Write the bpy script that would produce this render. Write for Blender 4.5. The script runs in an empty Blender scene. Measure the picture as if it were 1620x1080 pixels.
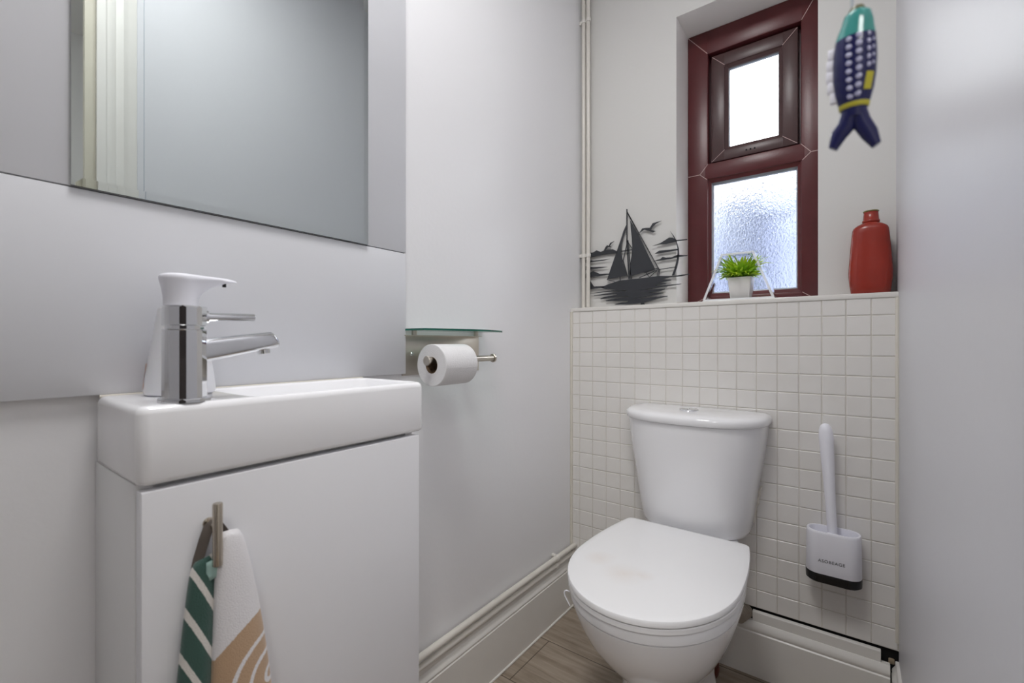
import bpy, bmesh, math, random
from mathutils import Vector, Matrix
random.seed(7)
PI = math.pi
C = bpy.context.scene.collection
SC = bpy.context.scene

# ------------------------------------------------------------------ helpers
def new_bm():
    return bmesh.new()

def obj(name, bm, mats, parent=None, smooth=35, loc=None):
    """link a bmesh as ONE mesh object"""
    me = bpy.data.meshes.new(name)
    bmesh.ops.recalc_face_normals(bm, faces=bm.faces[:])
    bm.to_mesh(me); bm.free()
    if not isinstance(mats, (list, tuple)): mats = [mats]
    for m in mats: me.materials.append(m)
    if smooth is not None:
        me.polygons.foreach_set('use_smooth', [True]*len(me.polygons))
        me.set_sharp_from_angle(angle=math.radians(smooth))
    o = bpy.data.objects.new(name, me); C.objects.link(o)
    if parent is not None:
        o.parent = parent
        # geometry is written in room coordinates; the parent Empty stands at its own base
        if parent.type == 'EMPTY': o.matrix_parent_inverse = Matrix.Translation(-Vector(parent.location))
    if loc: o.location = loc
    return o

def thing(name, label, cat, loc, group=None):
    o = bpy.data.objects.new(name, None); C.objects.link(o)
    o.location = loc; o.empty_display_size = .02
    o['label'] = label; o['category'] = cat
    if group: o['group'] = group
    return o

def tag(o, label, cat, group=None):
    o['label'] = label; o['category'] = cat
    if group: o['group'] = group
    return o

def struct(o):
    o['kind'] = 'structure'; return o

def box(bm, a, b, bev=0, seg=2, mi=0):
    x0, y0, z0 = [min(p, q) for p, q in zip(a, b)]; x1, y1, z1 = [max(p, q) for p, q in zip(a, b)]
    r = bmesh.ops.create_cube(bm, size=1, matrix=Matrix.Translation(((x0+x1)/2, (y0+y1)/2, (z0+z1)/2)) @ Matrix.Diagonal((x1-x0, y1-y0, z1-z0, 1)))
    vs = r['verts']; fs = set(f for v in vs for f in v.link_faces)
    for f in fs: f.material_index = mi
    if bev > 0:
        es = list(set(e for v in vs for e in v.link_edges))
        rr = bmesh.ops.bevel(bm, geom=es, offset=bev, segments=seg, profile=.5, affect='EDGES')
        for f in rr['faces']: f.material_index = mi

def loft(bm, rings, cap0=True, cap1=True, closed=True, mi=0):
    vr = [[bm.verts.new(p) for p in r] for r in rings]
    n = len(vr[0])
    for i in range(len(vr)-1):
        for j in range(n if closed else n-1):
            k = (j+1) % n
            f = bm.faces.new((vr[i][j], vr[i][k], vr[i+1][k], vr[i+1][j])); f.material_index = mi
    if cap0: bm.faces.new(vr[0][::-1]).material_index = mi
    if cap1: bm.faces.new(vr[-1]).material_index = mi
    return vr

def frame_of(d):
    d = Vector(d).normalized()
    up = Vector((0, 0, 1)) if abs(d.z) < .9 else Vector((1, 0, 0))
    a = d.cross(up).normalized(); b = a.cross(d).normalized()
    return a, b

def tube(bm, pts, r, n=16, caps=True, mi=0):
    pts = [Vector(p) for p in pts]
    rs = r if isinstance(r, (list, tuple)) else [r]*len(pts)
    a = None; rings = []
    for i, p in enumerate(pts):
        if i == 0: d = pts[1]-p
        elif i == len(pts)-1: d = p-pts[i-1]
        else: d = (pts[i+1]-p).normalized() + (p-pts[i-1]).normalized()
        d.normalize()
        if a is None: a, b = frame_of(d)
        else:
            a = (a - d*a.dot(d)).normalized(); b = a.cross(d).normalized()
        rings.append([p + (a*math.cos(t)+b*math.sin(t))*rs[i] for t in (2*PI*k/n for k in range(n))])
    return loft(bm, rings, caps, caps, mi=mi)

def lathe(bm, prof, base, axis=(0, 0, 1), n=32, caps=(True, True), mi=0, sx=1, sy=1):
    """prof: list of (radius, height) about an axis from base"""
    d = Vector(axis).normalized(); a, b = frame_of(d); base = Vector(base)
    rings = [[base + d*h + (a*math.cos(t)*sx + b*math.sin(t)*sy)*r for t in (2*PI*k/n for k in range(n))] for r, h in prof]
    return loft(bm, rings, caps[0], caps[1], mi=mi)

def rrect(hx, hy, r, n=6):
    """rounded rectangle outline, 4*(n+1) points"""
    out = []
    for cx, cy, a0 in ((hx-r, hy-r, 0), (-hx+r, hy-r, PI/2), (-hx+r, -hy+r, PI), (hx-r, -hy+r, 1.5*PI)):
        for k in range(n+1):
            t = a0 + PI/2*k/n
            out.append((cx+r*math.cos(t), cy+r*math.sin(t)))
    return out

def extrude_profile(bm, prof, p0, p1, to3, mi=0):
    """closed 2D profile swept straight from p0 to p1; to3(u, v, p) -> Vector"""
    loft(bm, [[to3(u, v, p0) for u, v in prof], [to3(u, v, p1) for u, v in prof]], mi=mi)

def grid(bm, f, nu, nv, uvl=None, mi=0):
    vs = [[bm.verts.new(f(i/nu, j/nv)) for i in range(nu+1)] for j in range(nv+1)]
    for j in range(nv):
        for i in range(nu):
            bm.faces.new((vs[j][i], vs[j][i+1], vs[j+1][i+1], vs[j+1][i])).material_index = mi
    return vs

def smooth_poly(pts, it=1):
    for _ in range(it):
        out = []
        n = len(pts)
        for i in range(n):
            p, q = pts[i], pts[(i+1) % n]
            out.append(tuple(.75*a+.25*b for a, b in zip(p, q)))
            out.append(tuple(.25*a+.75*b for a, b in zip(p, q)))
        pts = out
    return pts

# ------------------------------------------------------------------ materials
def lin(c):
    return tuple(((v/255)/12.92 if v/255 <= .04045 else ((v/255+.055)/1.055)**2.4) for v in c) + (1,)

def mat(name, rgb, rough=.5, metal=0, coat=0, spec=.5, vary=0, vscale=8, bump=0, bscale=60, trans=0, ior=1.45, sheen=0, sub=0):
    m = bpy.data.materials.new(name); m.use_nodes = True
    nt = m.node_tree; b = nt.nodes['Principled BSDF']
    b.inputs['Base Color'].default_value = lin(rgb); b.inputs['Roughness'].default_value = rough
    b.inputs['Metallic'].default_value = metal; b.inputs['Coat Weight'].default_value = coat
    b.inputs['Specular IOR Level'].default_value = spec; b.inputs['IOR'].default_value = ior
    b.inputs['Transmission Weight'].default_value = trans
    b.inputs['Sheen Weight'].default_value = sheen
    if sub:
        b.inputs['Subsurface Weight'].default_value = sub; b.inputs['Subsurface Scale'].default_value = .01
    tc = nt.nodes.new('ShaderNodeTexCoord')
    if vary:
        nz = nt.nodes.new('ShaderNodeTexNoise'); nz.inputs['Scale'].default_value = vscale; nz.inputs['Detail'].default_value = 4
        nt.links.new(tc.outputs['Object'], nz.inputs['Vector'])
        mx = nt.nodes.new('ShaderNodeMix'); mx.data_type = 'RGBA'
        c = lin(rgb); k = 1-vary
        mx.inputs['A'].default_value = (c[0]*k, c[1]*k*.99, c[2]*k*.97, 1); mx.inputs['B'].default_value = tuple(min(1, v*(1+vary*.4)) for v in c[:3])+(1,)
        nt.links.new(nz.outputs['Fac'], mx.inputs['Factor']); nt.links.new(mx.outputs['Result'], b.inputs['Base Color'])
    if bump:
        nz = nt.nodes.new('ShaderNodeTexNoise'); nz.inputs['Scale'].default_value = bscale; nz.inputs['Detail'].default_value = 3
        nt.links.new(tc.outputs['Object'], nz.inputs['Vector'])
        bp = nt.nodes.new('ShaderNodeBump'); bp.inputs['Strength'].default_value = bump; bp.inputs['Distance'].default_value = .002
        nt.links.new(nz.outputs['Fac'], bp.inputs['Height']); nt.links.new(bp.outputs['Normal'], b.inputs['Normal'])
    return m

M = {}
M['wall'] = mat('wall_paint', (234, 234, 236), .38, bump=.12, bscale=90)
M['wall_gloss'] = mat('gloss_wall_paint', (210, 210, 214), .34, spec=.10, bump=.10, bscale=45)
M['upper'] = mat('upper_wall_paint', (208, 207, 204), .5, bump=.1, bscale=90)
M['reveal'] = mat('lit_reveal_paint', (247, 246, 244), .22)  # whiter than the upper wall, to imitate the window light on the reveal
M['panel'] = mat('panel_board', (212, 213, 217), .33)
M['ceiling'] = mat('ceiling_paint', (238, 238, 237), .8)
M['tile'] = mat('glazed_tile', (224, 222, 219), .3, vary=.05, vscale=14)
M['grout'] = mat('grout', (206, 202, 194), .8, vary=.12, vscale=30)
M['dark'] = mat('dark_void', (14, 13, 12), .9)
M['wood_white'] = mat('painted_wood', (224, 222, 218), .33, vary=.04, vscale=12)
M['caulk'] = mat('caulk', (214, 210, 200), .5, vary=.1, vscale=40)
M['filler'] = mat('old_filler', (168, 152, 128), .8, vary=.3, vscale=60)
M['added_dark_door'] = mat('tap_reflection_dark', (36, 29, 28), .45)  # near black, so the chrome tap picks up a dark stripe
M['ceramic'] = mat('white_ceramic', (236, 236, 238), .07, coat=.3)
M['basin'] = mat('basin_ceramic', (242, 242, 244), .1, coat=.3)
M['seat'] = mat('seat_plastic', (236, 236, 237), .16)
M['cabinet'] = mat('cabinet_lacquer', (230, 230, 233), .4)
M['cab_edge'] = mat('cabinet_side', (228, 228, 228), .45)
M['chrome'] = mat('chrome', (225, 226, 228), .06, metal=1)
M['steel'] = mat('brushed_steel', (206, 200, 190), .3, metal=1, vary=.15, vscale=25)
M['nickel'] = mat('satin_nickel', (190, 180, 166), .25, metal=1)
M['pipe'] = mat('pipe_paint', (216, 212, 204), .3)
M['clip'] = mat('pipe_clip_plastic', (222, 219, 213), .4)
M['paper'] = mat('tissue_paper', (226, 225, 226), .9, bump=.25, bscale=400)
M['card'] = mat('cardboard_core', (120, 100, 80), .9)
M['mahogany'] = mat('mahogany_foil', (92, 42, 44), .32, vary=.25, vscale=18, bump=.1, bscale=150)
M['sash'] = mat('sash_foil', (80, 58, 58), .33, vary=.2, vscale=18)
M['gasket'] = mat('grey_gasket', (140, 144, 152), .5)
M['weld'] = mat('weld_seam', (190, 165, 160), .5)
M['black_metal'] = mat('black_sheet_metal', (52, 54, 58), .4)
M['white_plastic'] = mat('white_plastic', (228, 228, 232), .3, sub=.05)
M['white_plastic2'] = mat('soft_white_plastic', (234, 234, 241), .4)
M['black_plastic'] = mat('black_plastic', (18, 18, 20), .25)
M['ink'] = mat('grey_ink', (50, 52, 58), .6)
M['pot'] = mat('pot_plastic', (232, 230, 228), .35)
M['soil'] = mat('plant_foam', (60, 84, 30), .9)
M['redglaze'] = mat('red_glaze', (150, 50, 38), .24, vary=.25, vscale=14, bump=.1, bscale=60)
M['olive'] = mat('olive_glaze', (120, 116, 66), .35)
M['teal'] = mat('teal_glaze', (62, 140, 136), .15, vary=.15, vscale=60)
M['navy'] = mat('navy_glaze', (28, 30, 78), .14)
M['scale'] = mat('pale_scale_glaze', (168, 168, 196), .2)
M['yellow'] = mat('mustard_glaze', (176, 168, 52), .2)
M['finwhite'] = mat('white_fin_glaze', (226, 226, 236), .12)
M['cord'] = mat('cord', (176, 184, 192), .6)
M['brass'] = mat('bead_brown', (96, 92, 60), .3)
M['tape'] = mat('grey_tape', (92, 84, 78), .8)
M['mint'] = mat('mint_label', (160, 190, 184), .8)
M['peach'] = mat('peach_label', (226, 196, 180), .7)
M['hose'] = mat('grey_hose', (160, 150, 138), .5)
M['clay'] = mat('clay_pipe', (98, 46, 34), .55, vary=.4, vscale=40)
M['hall_floor'] = mat('hall_carpet', (150, 140, 128), .9)
M['jamb'] = mat('jamb_paint', (198, 193, 178), .4)

def noise_node(nt, scale, vec=None, detail=3):
    n = nt.nodes.new('ShaderNodeTexNoise'); n.inputs['Scale'].default_value = scale; n.inputs['Detail'].default_value = detail
    if vec is not None: nt.links.new(vec, n.inputs['Vector'])
    return n

def mk_floor():
    m = bpy.data.materials.new('oak_effect_plank'); m.use_nodes = True
    nt = m.node_tree; L = nt.links; b = nt.nodes['Principled BSDF']
    tc = nt.nodes.new('ShaderNodeTexCoord')
    mp = nt.nodes.new('ShaderNodeMapping'); mp.inputs['Location'].default_value = (.745+6, -1.187+4, 0)
    L.new(tc.outputs['Object'], mp.inputs['Vector'])
    br = nt.nodes.new('ShaderNodeTexBrick'); br.inputs['Scale'].default_value = 1
    br.inputs['Brick Width'].default_value = 1.2; br.inputs['Row Height'].default_value = .2
    br.inputs['Mortar Size'].default_value = .0016; br.inputs['Bias'].default_value = 0; br.inputs['Mortar Smooth'].default_value = .2
    br.inputs['Color1'].default_value = (0, 0, 0, 1); br.inputs['Color2'].default_value = (1, 1, 1, 1); br.inputs['Mortar'].default_value = (.5, .5, .5, 1)
    L.new(mp.outputs['Vector'], br.inputs['Vector'])
    st = nt.nodes.new('ShaderNodeMapping'); st.inputs['Scale'].default_value = (3.2, 46, 1)
    L.new(tc.outputs['Object'], st.inputs['Vector'])
    n1 = noise_node(nt, 1.6, st.outputs['Vector'], 6); n1.inputs['Distortion'].default_value = .6
    st2 = nt.nodes.new('ShaderNodeMapping'); st2.inputs['Scale'].default_value = (5, 16, 1)
    L.new(tc.outputs['Object'], st2.inputs['Vector'])
    n2 = noise_node(nt, 1.3, st2.outputs['Vector'], 4)
    cr = nt.nodes.new('ShaderNodeValToRGB')
    cr.color_ramp.elements[0].position = .3; cr.color_ramp.elements[0].color = lin((134, 121, 106))
    cr.color_ramp.elements[1].position = .7; cr.color_ramp.elements[1].color = lin((166, 153, 138))
    L.new(n1.outputs['Fac'], cr.inputs['Fac'])
    cr2 = nt.nodes.new('ShaderNodeValToRGB')
    cr2.color_ramp.elements[0].position = .34; cr2.color_ramp.elements[0].color = (.66, .63, .60, 1)
    cr2.color_ramp.elements[1].position = .5; cr2.color_ramp.elements[1].color = (1, 1, 1, 1)
    L.new(n2.outputs['Fac'], cr2.inputs['Fac'])
    mu = nt.nodes.new('ShaderNodeMix'); mu.data_type = 'RGBA'; mu.blend_type = 'MULTIPLY'; mu.inputs['Factor'].default_value = .75
    L.new(cr.outputs['Color'], mu.inputs['A']); L.new(cr2.outputs['Color'], mu.inputs['B'])
    mm = nt.nodes.new('ShaderNodeMix'); mm.data_type = 'RGBA'; mm.inputs['B'].default_value = lin((82, 70, 58))
    L.new(br.outputs['Fac'], mm.inputs['Factor']); L.new(mu.outputs['Result'], mm.inputs['A'])
    L.new(mm.outputs['Result'], b.inputs['Base Color']); b.inputs['Roughness'].default_value = .45
    bp = nt.nodes.new('ShaderNodeBump'); bp.inputs['Strength'].default_value = .15; bp.inputs['Distance'].default_value = .002
    L.new(n1.outputs['Fac'], bp.inputs['Height']); L.new(bp.outputs['Normal'], b.inputs['Normal'])
    return m
M['floor'] = mk_floor()

def mk_mirror():
    m = mat('silvered_glass', (204, 210, 209), .012, metal=1)
    return m
M['mirror'] = mk_mirror()

def mk_pane(name, clear):
    """thin window glass: part see-through, part refracting through a hammered surface"""
    m = bpy.data.materials.new(name); m.use_nodes = True
    nt = m.node_tree; L = nt.links; nt.nodes.remove(nt.nodes['Principled BSDF'])
    out = nt.nodes['Material Output']
    tr = nt.nodes.new('ShaderNodeBsdfTransparent'); tr.inputs['Color'].default_value = (.96, .965, .97, 1)
    gl = nt.nodes.new('ShaderNodeBsdfGlossy'); gl.inputs['Roughness'].default_value = .03
    fr = nt.nodes.new('ShaderNodeFresnel'); fr.inputs['IOR'].default_value = 1.45
    mx = nt.nodes.new('ShaderNodeMixShader')
    L.new(fr.outputs['Fac'], mx.inputs['Fac'])
    if clear:
        L.new(tr.outputs['BSDF'], mx.inputs[1])
    else:
        tc = nt.nodes.new('ShaderNodeTexCoord')
        mpp = nt.nodes.new('ShaderNodeMapping'); mpp.inputs['Scale'].default_value = (1, 1, .8)
        L.new(tc.outputs['Object'], mpp.inputs['Vector'])
        v = nt.nodes.new('ShaderNodeTexVoronoi'); v.inputs['Scale'].default_value = 190; v.feature = 'SMOOTH_F1'
        nz = noise_node(nt, 70, mpp.outputs['Vector'], 3)
        ad = nt.nodes.new('ShaderNodeVectorMath'); ad.operation = 'MULTIPLY_ADD'
        ad.inputs[1].default_value = (.012, .012, .012)
        L.new(nz.outputs['Color'], ad.inputs[0]); L.new(mpp.outputs['Vector'], ad.inputs[2])
        L.new(ad.outputs['Vector'], v.inputs['Vector'])
        bp = nt.nodes.new('ShaderNodeBump'); bp.inputs['Strength'].default_value = 1; bp.inputs['Distance'].default_value = .0010
        L.new(v.outputs['Distance'], bp.inputs['Height'])
        L.new(bp.outputs['Normal'], gl.inputs['Normal'])
        rf = nt.nodes.new('ShaderNodeBsdfRefraction'); rf.inputs['IOR'].default_value = 1.35; rf.inputs['Roughness'].default_value = .12
        rf.inputs['Color'].default_value = (.97, .97, .98, 1)
        L.new(bp.outputs['Normal'], rf.inputs['Normal'])
        m1 = nt.nodes.new('ShaderNodeMixShader'); m1.inputs['Fac'].default_value = .68
        L.new(tr.outputs['BSDF'], m1.inputs[1]); L.new(rf.outputs['BSDF'], m1.inputs[2])
        L.new(m1.outputs['Shader'], mx.inputs[1])
    L.new(gl.outputs['BSDF'], mx.inputs[2])
    L.new(mx.outputs['Shader'], out.inputs['Surface'])
    return m
M['pane'] = mk_pane('clear_pane', True)
M['obscure'] = mk_pane('obscured_pane', False)

def mk_acrylic(name, col, density=.0):
    m = bpy.data.materials.new(name); m.use_nodes = True
    nt = m.node_tree; L = nt.links; nt.nodes.remove(nt.nodes['Principled BSDF'])
    out = nt.nodes['Material Output']
    tr = nt.nodes.new('ShaderNodeBsdfTransparent'); tr.inputs['Color'].default_value = col
    gl = nt.nodes.new('ShaderNodeBsdfGlossy'); gl.inputs['Roughness'].default_value = .04
    fr = nt.nodes.new('ShaderNodeFresnel'); fr.inputs['IOR'].default_value = 1.5
    mx = nt.nodes.new('ShaderNodeMixShader')
    L.new(fr.outputs['Fac'], mx.inputs['Fac']); L.new(tr.outputs['BSDF'], mx.inputs[1]); L.new(gl.outputs['BSDF'], mx.inputs[2])
    L.new(mx.outputs['Shader'], out.inputs['Surface'])
    return m
M['acrylic'] = mk_acrylic('clear_acrylic', (.95, .96, .97, 1))
M['acrylic_edge'] = mat('polished_acrylic_edge', (240, 242, 244), .15, trans=.15)
M['shelf_glass'] = mk_acrylic('shelf_glass', (.88, .96, .93, 1))
M['shelf_edge'] = mat('green_glass_edge', (40, 112, 96), .12, trans=.3)

def mk_leaf():
    m = bpy.data.materials.new('grass_leaf'); m.use_nodes = True
    nt = m.node_tree; L = nt.links; b = nt.nodes['Principled BSDF']
    at = nt.nodes.new('ShaderNodeAttribute'); at.attribute_name = 'tip'
    cr = nt.nodes.new('ShaderNodeValToRGB')
    cr.color_ramp.elements[0].color = lin((84, 146, 30)); cr.color_ramp.elements[1].color = lin((214, 232, 70))
    e = cr.color_ramp.elements.new(.5); e.color = lin((166, 214, 56))
    L.new(at.outputs['Fac'], cr.inputs['Fac']); L.new(cr.outputs['Color'], b.inputs['Base Color'])
    b.inputs['Roughness'].default_value = .4
    tl = nt.nodes.new('ShaderNodeBsdfTranslucent'); L.new(cr.outputs['Color'], tl.inputs['Color'])
    mx = nt.nodes.new('ShaderNodeMixShader'); mx.inputs['Fac'].default_value = .35
    L.new(b.outputs['BSDF'], mx.inputs[1]); L.new(tl.outputs['BSDF'], mx.inputs[2])
    L.new(mx.outputs['Shader'], nt.nodes['Material Output'].inputs['Surface'])
    return m
M['leaf'] = mk_leaf()

def math_node(nt, op, a, b=None):
    n = nt.nodes.new('ShaderNodeMath'); n.operation = op
    for i, v in enumerate((a, b)):
        if v is None: continue
        if isinstance(v, (int, float)): n.inputs[i].default_value = v
        else: nt.links.new(v, n.inputs[i])
    return n.outputs[0]

def towel_base(name):
    m = bpy.data.materials.new(name); m.use_nodes = True
    nt = m.node_tree; b = nt.nodes['Principled BSDF']
    b.inputs['Roughness'].default_value = .95; b.inputs['Sheen Weight'].default_value = .3
    tc = nt.nodes.new('ShaderNodeTexCoord')
    nz = noise_node(nt, 650, tc.outputs['Object'], 2)
    bp = nt.nodes.new('ShaderNodeBump'); bp.inputs['Strength'].default_value = .4; bp.inputs['Distance'].default_value = .002
    nt.links.new(nz.outputs['Fac'], bp.inputs['Height']); nt.links.new(bp.outputs['Normal'], b.inputs['Normal'])
    sp = nt.nodes.new('ShaderNodeSeparateXYZ'); nt.links.new(tc.outputs['Object'], sp.inputs[0])
    return m, nt, b, sp, nz

def mixc(nt, fac, a, b):
    mx = nt.nodes.new('ShaderNodeMix'); mx.data_type = 'RGBA'
    nt.links.new(fac, mx.inputs['Factor'])
    for k, v in (('A', a), ('B', b)):
        if isinstance(v, tuple): mx.inputs[k].default_value = v
        else: nt.links.new(v, mx.inputs[k])
    return mx.outputs['Result']

def mk_green():
    m, nt, b, sp, nz = towel_base('green_striped_terry')
    wob = math_node(nt, 'MULTIPLY', nz.outputs['Fac'], .004)
    s = math_node(nt, 'ADD', math_node(nt, 'ADD', sp.outputs['Z'], math_node(nt, 'MULTIPLY', sp.outputs['Y'], 2.3)), wob)
    fr = math_node(nt, 'FRACT', math_node(nt, 'DIVIDE', math_node(nt, 'SUBTRACT', s, 1.041), .059))
    st = math_node(nt, 'LESS_THAN', fr, .24)
    nt.links.new(mixc(nt, st, lin((54, 84, 76)), lin((214, 210, 204))), b.inputs['Base Color'])
    return m
def mk_tan():
    m, nt, b, sp, nz = towel_base('white_and_tan_terry')
    wob = math_node(nt, 'MULTIPLY', nz.outputs['Fac'], .003)
    dy = math_node(nt, 'SUBTRACT', sp.outputs['Y'], .273); dz = math_node(nt, 'SUBTRACT', sp.outputs['Z'], .508)
    d = math_node(nt, 'ADD', math_node(nt, 'SQRT', math_node(nt, 'ADD', math_node(nt, 'MULTIPLY', dy, dy), math_node(nt, 'MULTIPLY', math_node(nt, 'MULTIPLY', dz, dz), .95))), wob)
    inside = math_node(nt, 'LESS_THAN', d, .079)
    fr = math_node(nt, 'FRACT', math_node(nt, 'DIVIDE', math_node(nt, 'SUBTRACT', d, .0065), .0205))
    line = math_node(nt, 'MAXIMUM', math_node(nt, 'GREATER_THAN', fr, .24), math_node(nt, 'GREATER_THAN', d, .060))
    f = math_node(nt, 'MULTIPLY', inside, line)
    nt.links.new(mixc(nt, f, lin((224, 222, 224)), lin((182, 152, 122))), b.inputs['Base Color'])
    return m
M['towel_green'] = mk_green()
M['towel_tan'] = mk_tan()

def mk_lid():
    m = mat('lid_plastic', (236, 236, 237), .16)
    nt = m.node_tree; b = nt.nodes['Principled BSDF']
    tc = nt.nodes.new('ShaderNodeTexCoord'); nz = noise_node(nt, 22, tc.outputs['Object'], 3)
    tot = None
    for x, y, r in ((-.395, .930, .055), (-.465, .965, .040), (-.36, .945, .03)):      # faint tea coloured marks
        vd = nt.nodes.new('ShaderNodeVectorMath'); vd.operation = 'DISTANCE'; vd.inputs[1].default_value = (x, y, .418)
        nt.links.new(tc.outputs['Object'], vd.inputs[0])
        k = math_node(nt, 'MAXIMUM', math_node(nt, 'SUBTRACT', 1.0, math_node(nt, 'DIVIDE', vd.outputs['Value'], r)), 0.0)
        tot = k if tot is None else math_node(nt, 'MAXIMUM', tot, k)
    f = math_node(nt, 'MULTIPLY', math_node(nt, 'MULTIPLY', tot, nz.outputs['Fac']), .38)
    nt.links.new(mixc(nt, f, lin((236, 236, 237)), lin((214, 190, 168))), b.inputs['Base Color'])
    return m
M['lid'] = mk_lid()

# ------------------------------------------------------------------ dimensions (metres)
EYE = .915
XL, XR, D = -.80, .09, 1.42          # left wall, right wall, face of the tiled boxing
YU, YW = 1.505, 1.633                # upper back wall, window frame face
LEDGE = 1.0372                       # top of the ledge
CEIL = 2.38
YF = -1.7                            # front wall behind the camera
WX0, WX1, WZ1 = -.457, -.0745, 1.973 # window opening
DY0, DY1 = -.50, .322                # doorway in the right wall
# ------------------------------------------------------------------ the setting
bm = new_bm(); box(bm, (-.90, -1.9, -.05), (1.5, 1.75, 0)); struct(obj('floor', bm, M['floor'], smooth=None))
bm = new_bm(); box(bm, (-.90, -1.9, CEIL), (1.5, 1.75, CEIL+.05)); struct(obj('ceiling', bm, M['ceiling'], smooth=None))
bm = new_bm(); box(bm, (-.90, -1.9, 0), (XL, 1.75, CEIL)); struct(obj('wall_left', bm, M['wall'], smooth=None))
bm = new_bm()
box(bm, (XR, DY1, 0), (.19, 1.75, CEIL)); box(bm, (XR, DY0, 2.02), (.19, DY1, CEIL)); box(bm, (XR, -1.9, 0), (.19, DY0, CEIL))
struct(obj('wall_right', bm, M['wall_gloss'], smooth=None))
bm = new_bm(); box(bm, (XL, -1.9, 0), (XR, YF, CEIL)); struct(obj('wall_front', bm, M['wall'], smooth=None))
# back wall above the ledge, with the deep window reveal
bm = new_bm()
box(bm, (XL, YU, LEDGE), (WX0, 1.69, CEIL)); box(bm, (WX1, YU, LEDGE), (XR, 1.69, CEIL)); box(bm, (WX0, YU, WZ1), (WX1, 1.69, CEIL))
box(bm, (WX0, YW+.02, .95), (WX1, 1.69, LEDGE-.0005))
for f in bm.faces:                     # reveal faces get the whiter, glossier colour that stands in for window light
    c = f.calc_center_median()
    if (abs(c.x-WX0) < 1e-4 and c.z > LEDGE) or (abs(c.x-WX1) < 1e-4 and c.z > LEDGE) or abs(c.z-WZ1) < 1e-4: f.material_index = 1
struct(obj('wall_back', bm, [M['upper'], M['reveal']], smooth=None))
# tiled boxing below the ledge: dark void, grout bed, single mosaic tiles
bm = new_bm()
box(bm, (XL, D+.006, 0), (XR, YW+.03, LEDGE-.013), mi=2)
P = .0502; JX, JZ = .0885, .9825
box(bm, (XL, D+.0012, .1793), (XR, D+.008, LEDGE-.013), mi=1)
xs = [JX-P*k for k in range(0, 19)]; zs = [JZ-P*k for k in range(-1, 17)]
for i in range(len(xs)-1):
    for j in range(len(zs)-1):
        xa, xb = xs[i+1]+.0011, xs[i]-.0011; za, zb = zs[j+1]+.0011, zs[j]-.0011
        xa = max(xa, XL+.006); zb = min(zb, LEDGE-.0135)
        if xb-xa < .006 or zb-za < .006: continue
        c = .0012; dy = random.uniform(-.0003, .0003); t1 = random.uniform(-.0004, .0004); t2 = random.uniform(-.0004, .0004)
        back = [(xa, D+.004, za), (xb, D+.004, za), (xb, D+.004, zb), (xa, D+.004, zb)]
        mid = [(xa, D+.0012, za), (xb, D+.0012, za), (xb, D+.0012, zb), (xa, D+.0012, zb)]
        fr = [(xa+c, D+dy+t1, za+c), (xb-c, D+dy-t1, za+c), (xb-c, D+dy-t2, zb-c), (xa+c, D+dy+t2, zb-c)]
        loft(bm, [back, mid, fr], cap0=False)
struct(obj('wall_back_lower', bm, [M['tile'], M['grout'], M['dark']], smooth=None))
# painted ledge board
bm = new_bm(); box(bm, (XL, D-.0025, LEDGE-.013), (XR, YW+.012, LEDGE), bev=.002)
o = struct(obj('trim_1', bm, M['wood_white'])); o['label'] = 'white painted ledge board above the tiles'
# bead of caulk in the two tile corners
bm = new_bm()
tube(bm, [(XR-.002, D, .20), (XR-.002, D, LEDGE-.013)], .005, 8); tube(bm, [(XL+.003, D, .20), (XL+.003, D, LEDGE-.013)], .006, 8)
struct(obj('trim_2', bm, M['caulk']))
# the two boards behind the mirror and above the basin
PX = -.79; PY1 = .6656; JOINT = EYE+.1976; PB = EYE-.0685
bm = new_bm(); box(bm, (XL, YF, PB), (PX, PY1, JOINT-.0008), bev=.0008); struct(obj('trim_3', bm, M['panel']))
bm = new_bm(); box(bm, (XL, YF, JOINT+.0008), (PX, PY1, CEIL), bev=.0008); struct(obj('trim_4', bm, M['panel']))
bm = new_bm(); box(bm, (XL, YF, JOINT-.002), (PX-.003, PY1-.002, JOINT+.002)); struct(obj('trim_5', bm, M['dark']))

# skirting: flat face, ogee, top fillet
def skirt_prof(h, t):
    return [(0, 0), (t, 0), (t, h*.80), (t*.86, h*.812), (t*.92, h*.825), (t*.96, h*.845), (t*.9, h*.872), (t*.66, h*.905), (t*.5, h*.928), (t*.52, h*.94), (t*.52, h*.985), (t*.44, h), (0, h)]
SK = .166
bm = new_bm(); extrude_profile(bm, skirt_prof(SK, .022), .582, D-.0005, lambda u, v, p: Vector((XL+u, p, v)))
tube(bm, [(XL+.0225, .582, .002), (XL+.0225, D-.025, .002)], .0035, 8)
struct(obj('baseboard_left', bm, M['wood_white'], smooth=30))
bm = new_bm()
SB = .146
extrude_profile(bm, [(0, 0), (.022, 0), (.022, .118), (.019, .121), (.0205, .124), (.021, .130), (.019, .137), (.0125, SB), (0, SB)], XL+.024, XR-.017, lambda u, v, p: Vector((p, D-u, v)))
extrude_profile(bm, [(0, SB-.002), (.011, SB-.002), (.011, .171), (.0095, .173), (0, .173)], -.2205, .056, lambda u, v, p: Vector((p, D-u, v)))
for x0, x1, z0, z1, dy in ((.057, .074, .150, .168, .004), (.070, .083, .140, .156, .007), (.066, .086, .160, .176, .003)):
    box(bm, (x0, D+.012-dy, z0), (x1, D+.02, z1), bev=.003, mi=1)
struct(obj('baseboard_back', bm, [M['wood_white'], M['filler']], smooth=30))
bm = new_bm(); extrude_profile(bm, skirt_prof(.155, .014), DY1+.12, D-.0005, lambda u, v, p: Vector((XR-u, p, v)))
struct(obj('baseboard_right', bm, M['wood_white'], smooth=30))

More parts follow.
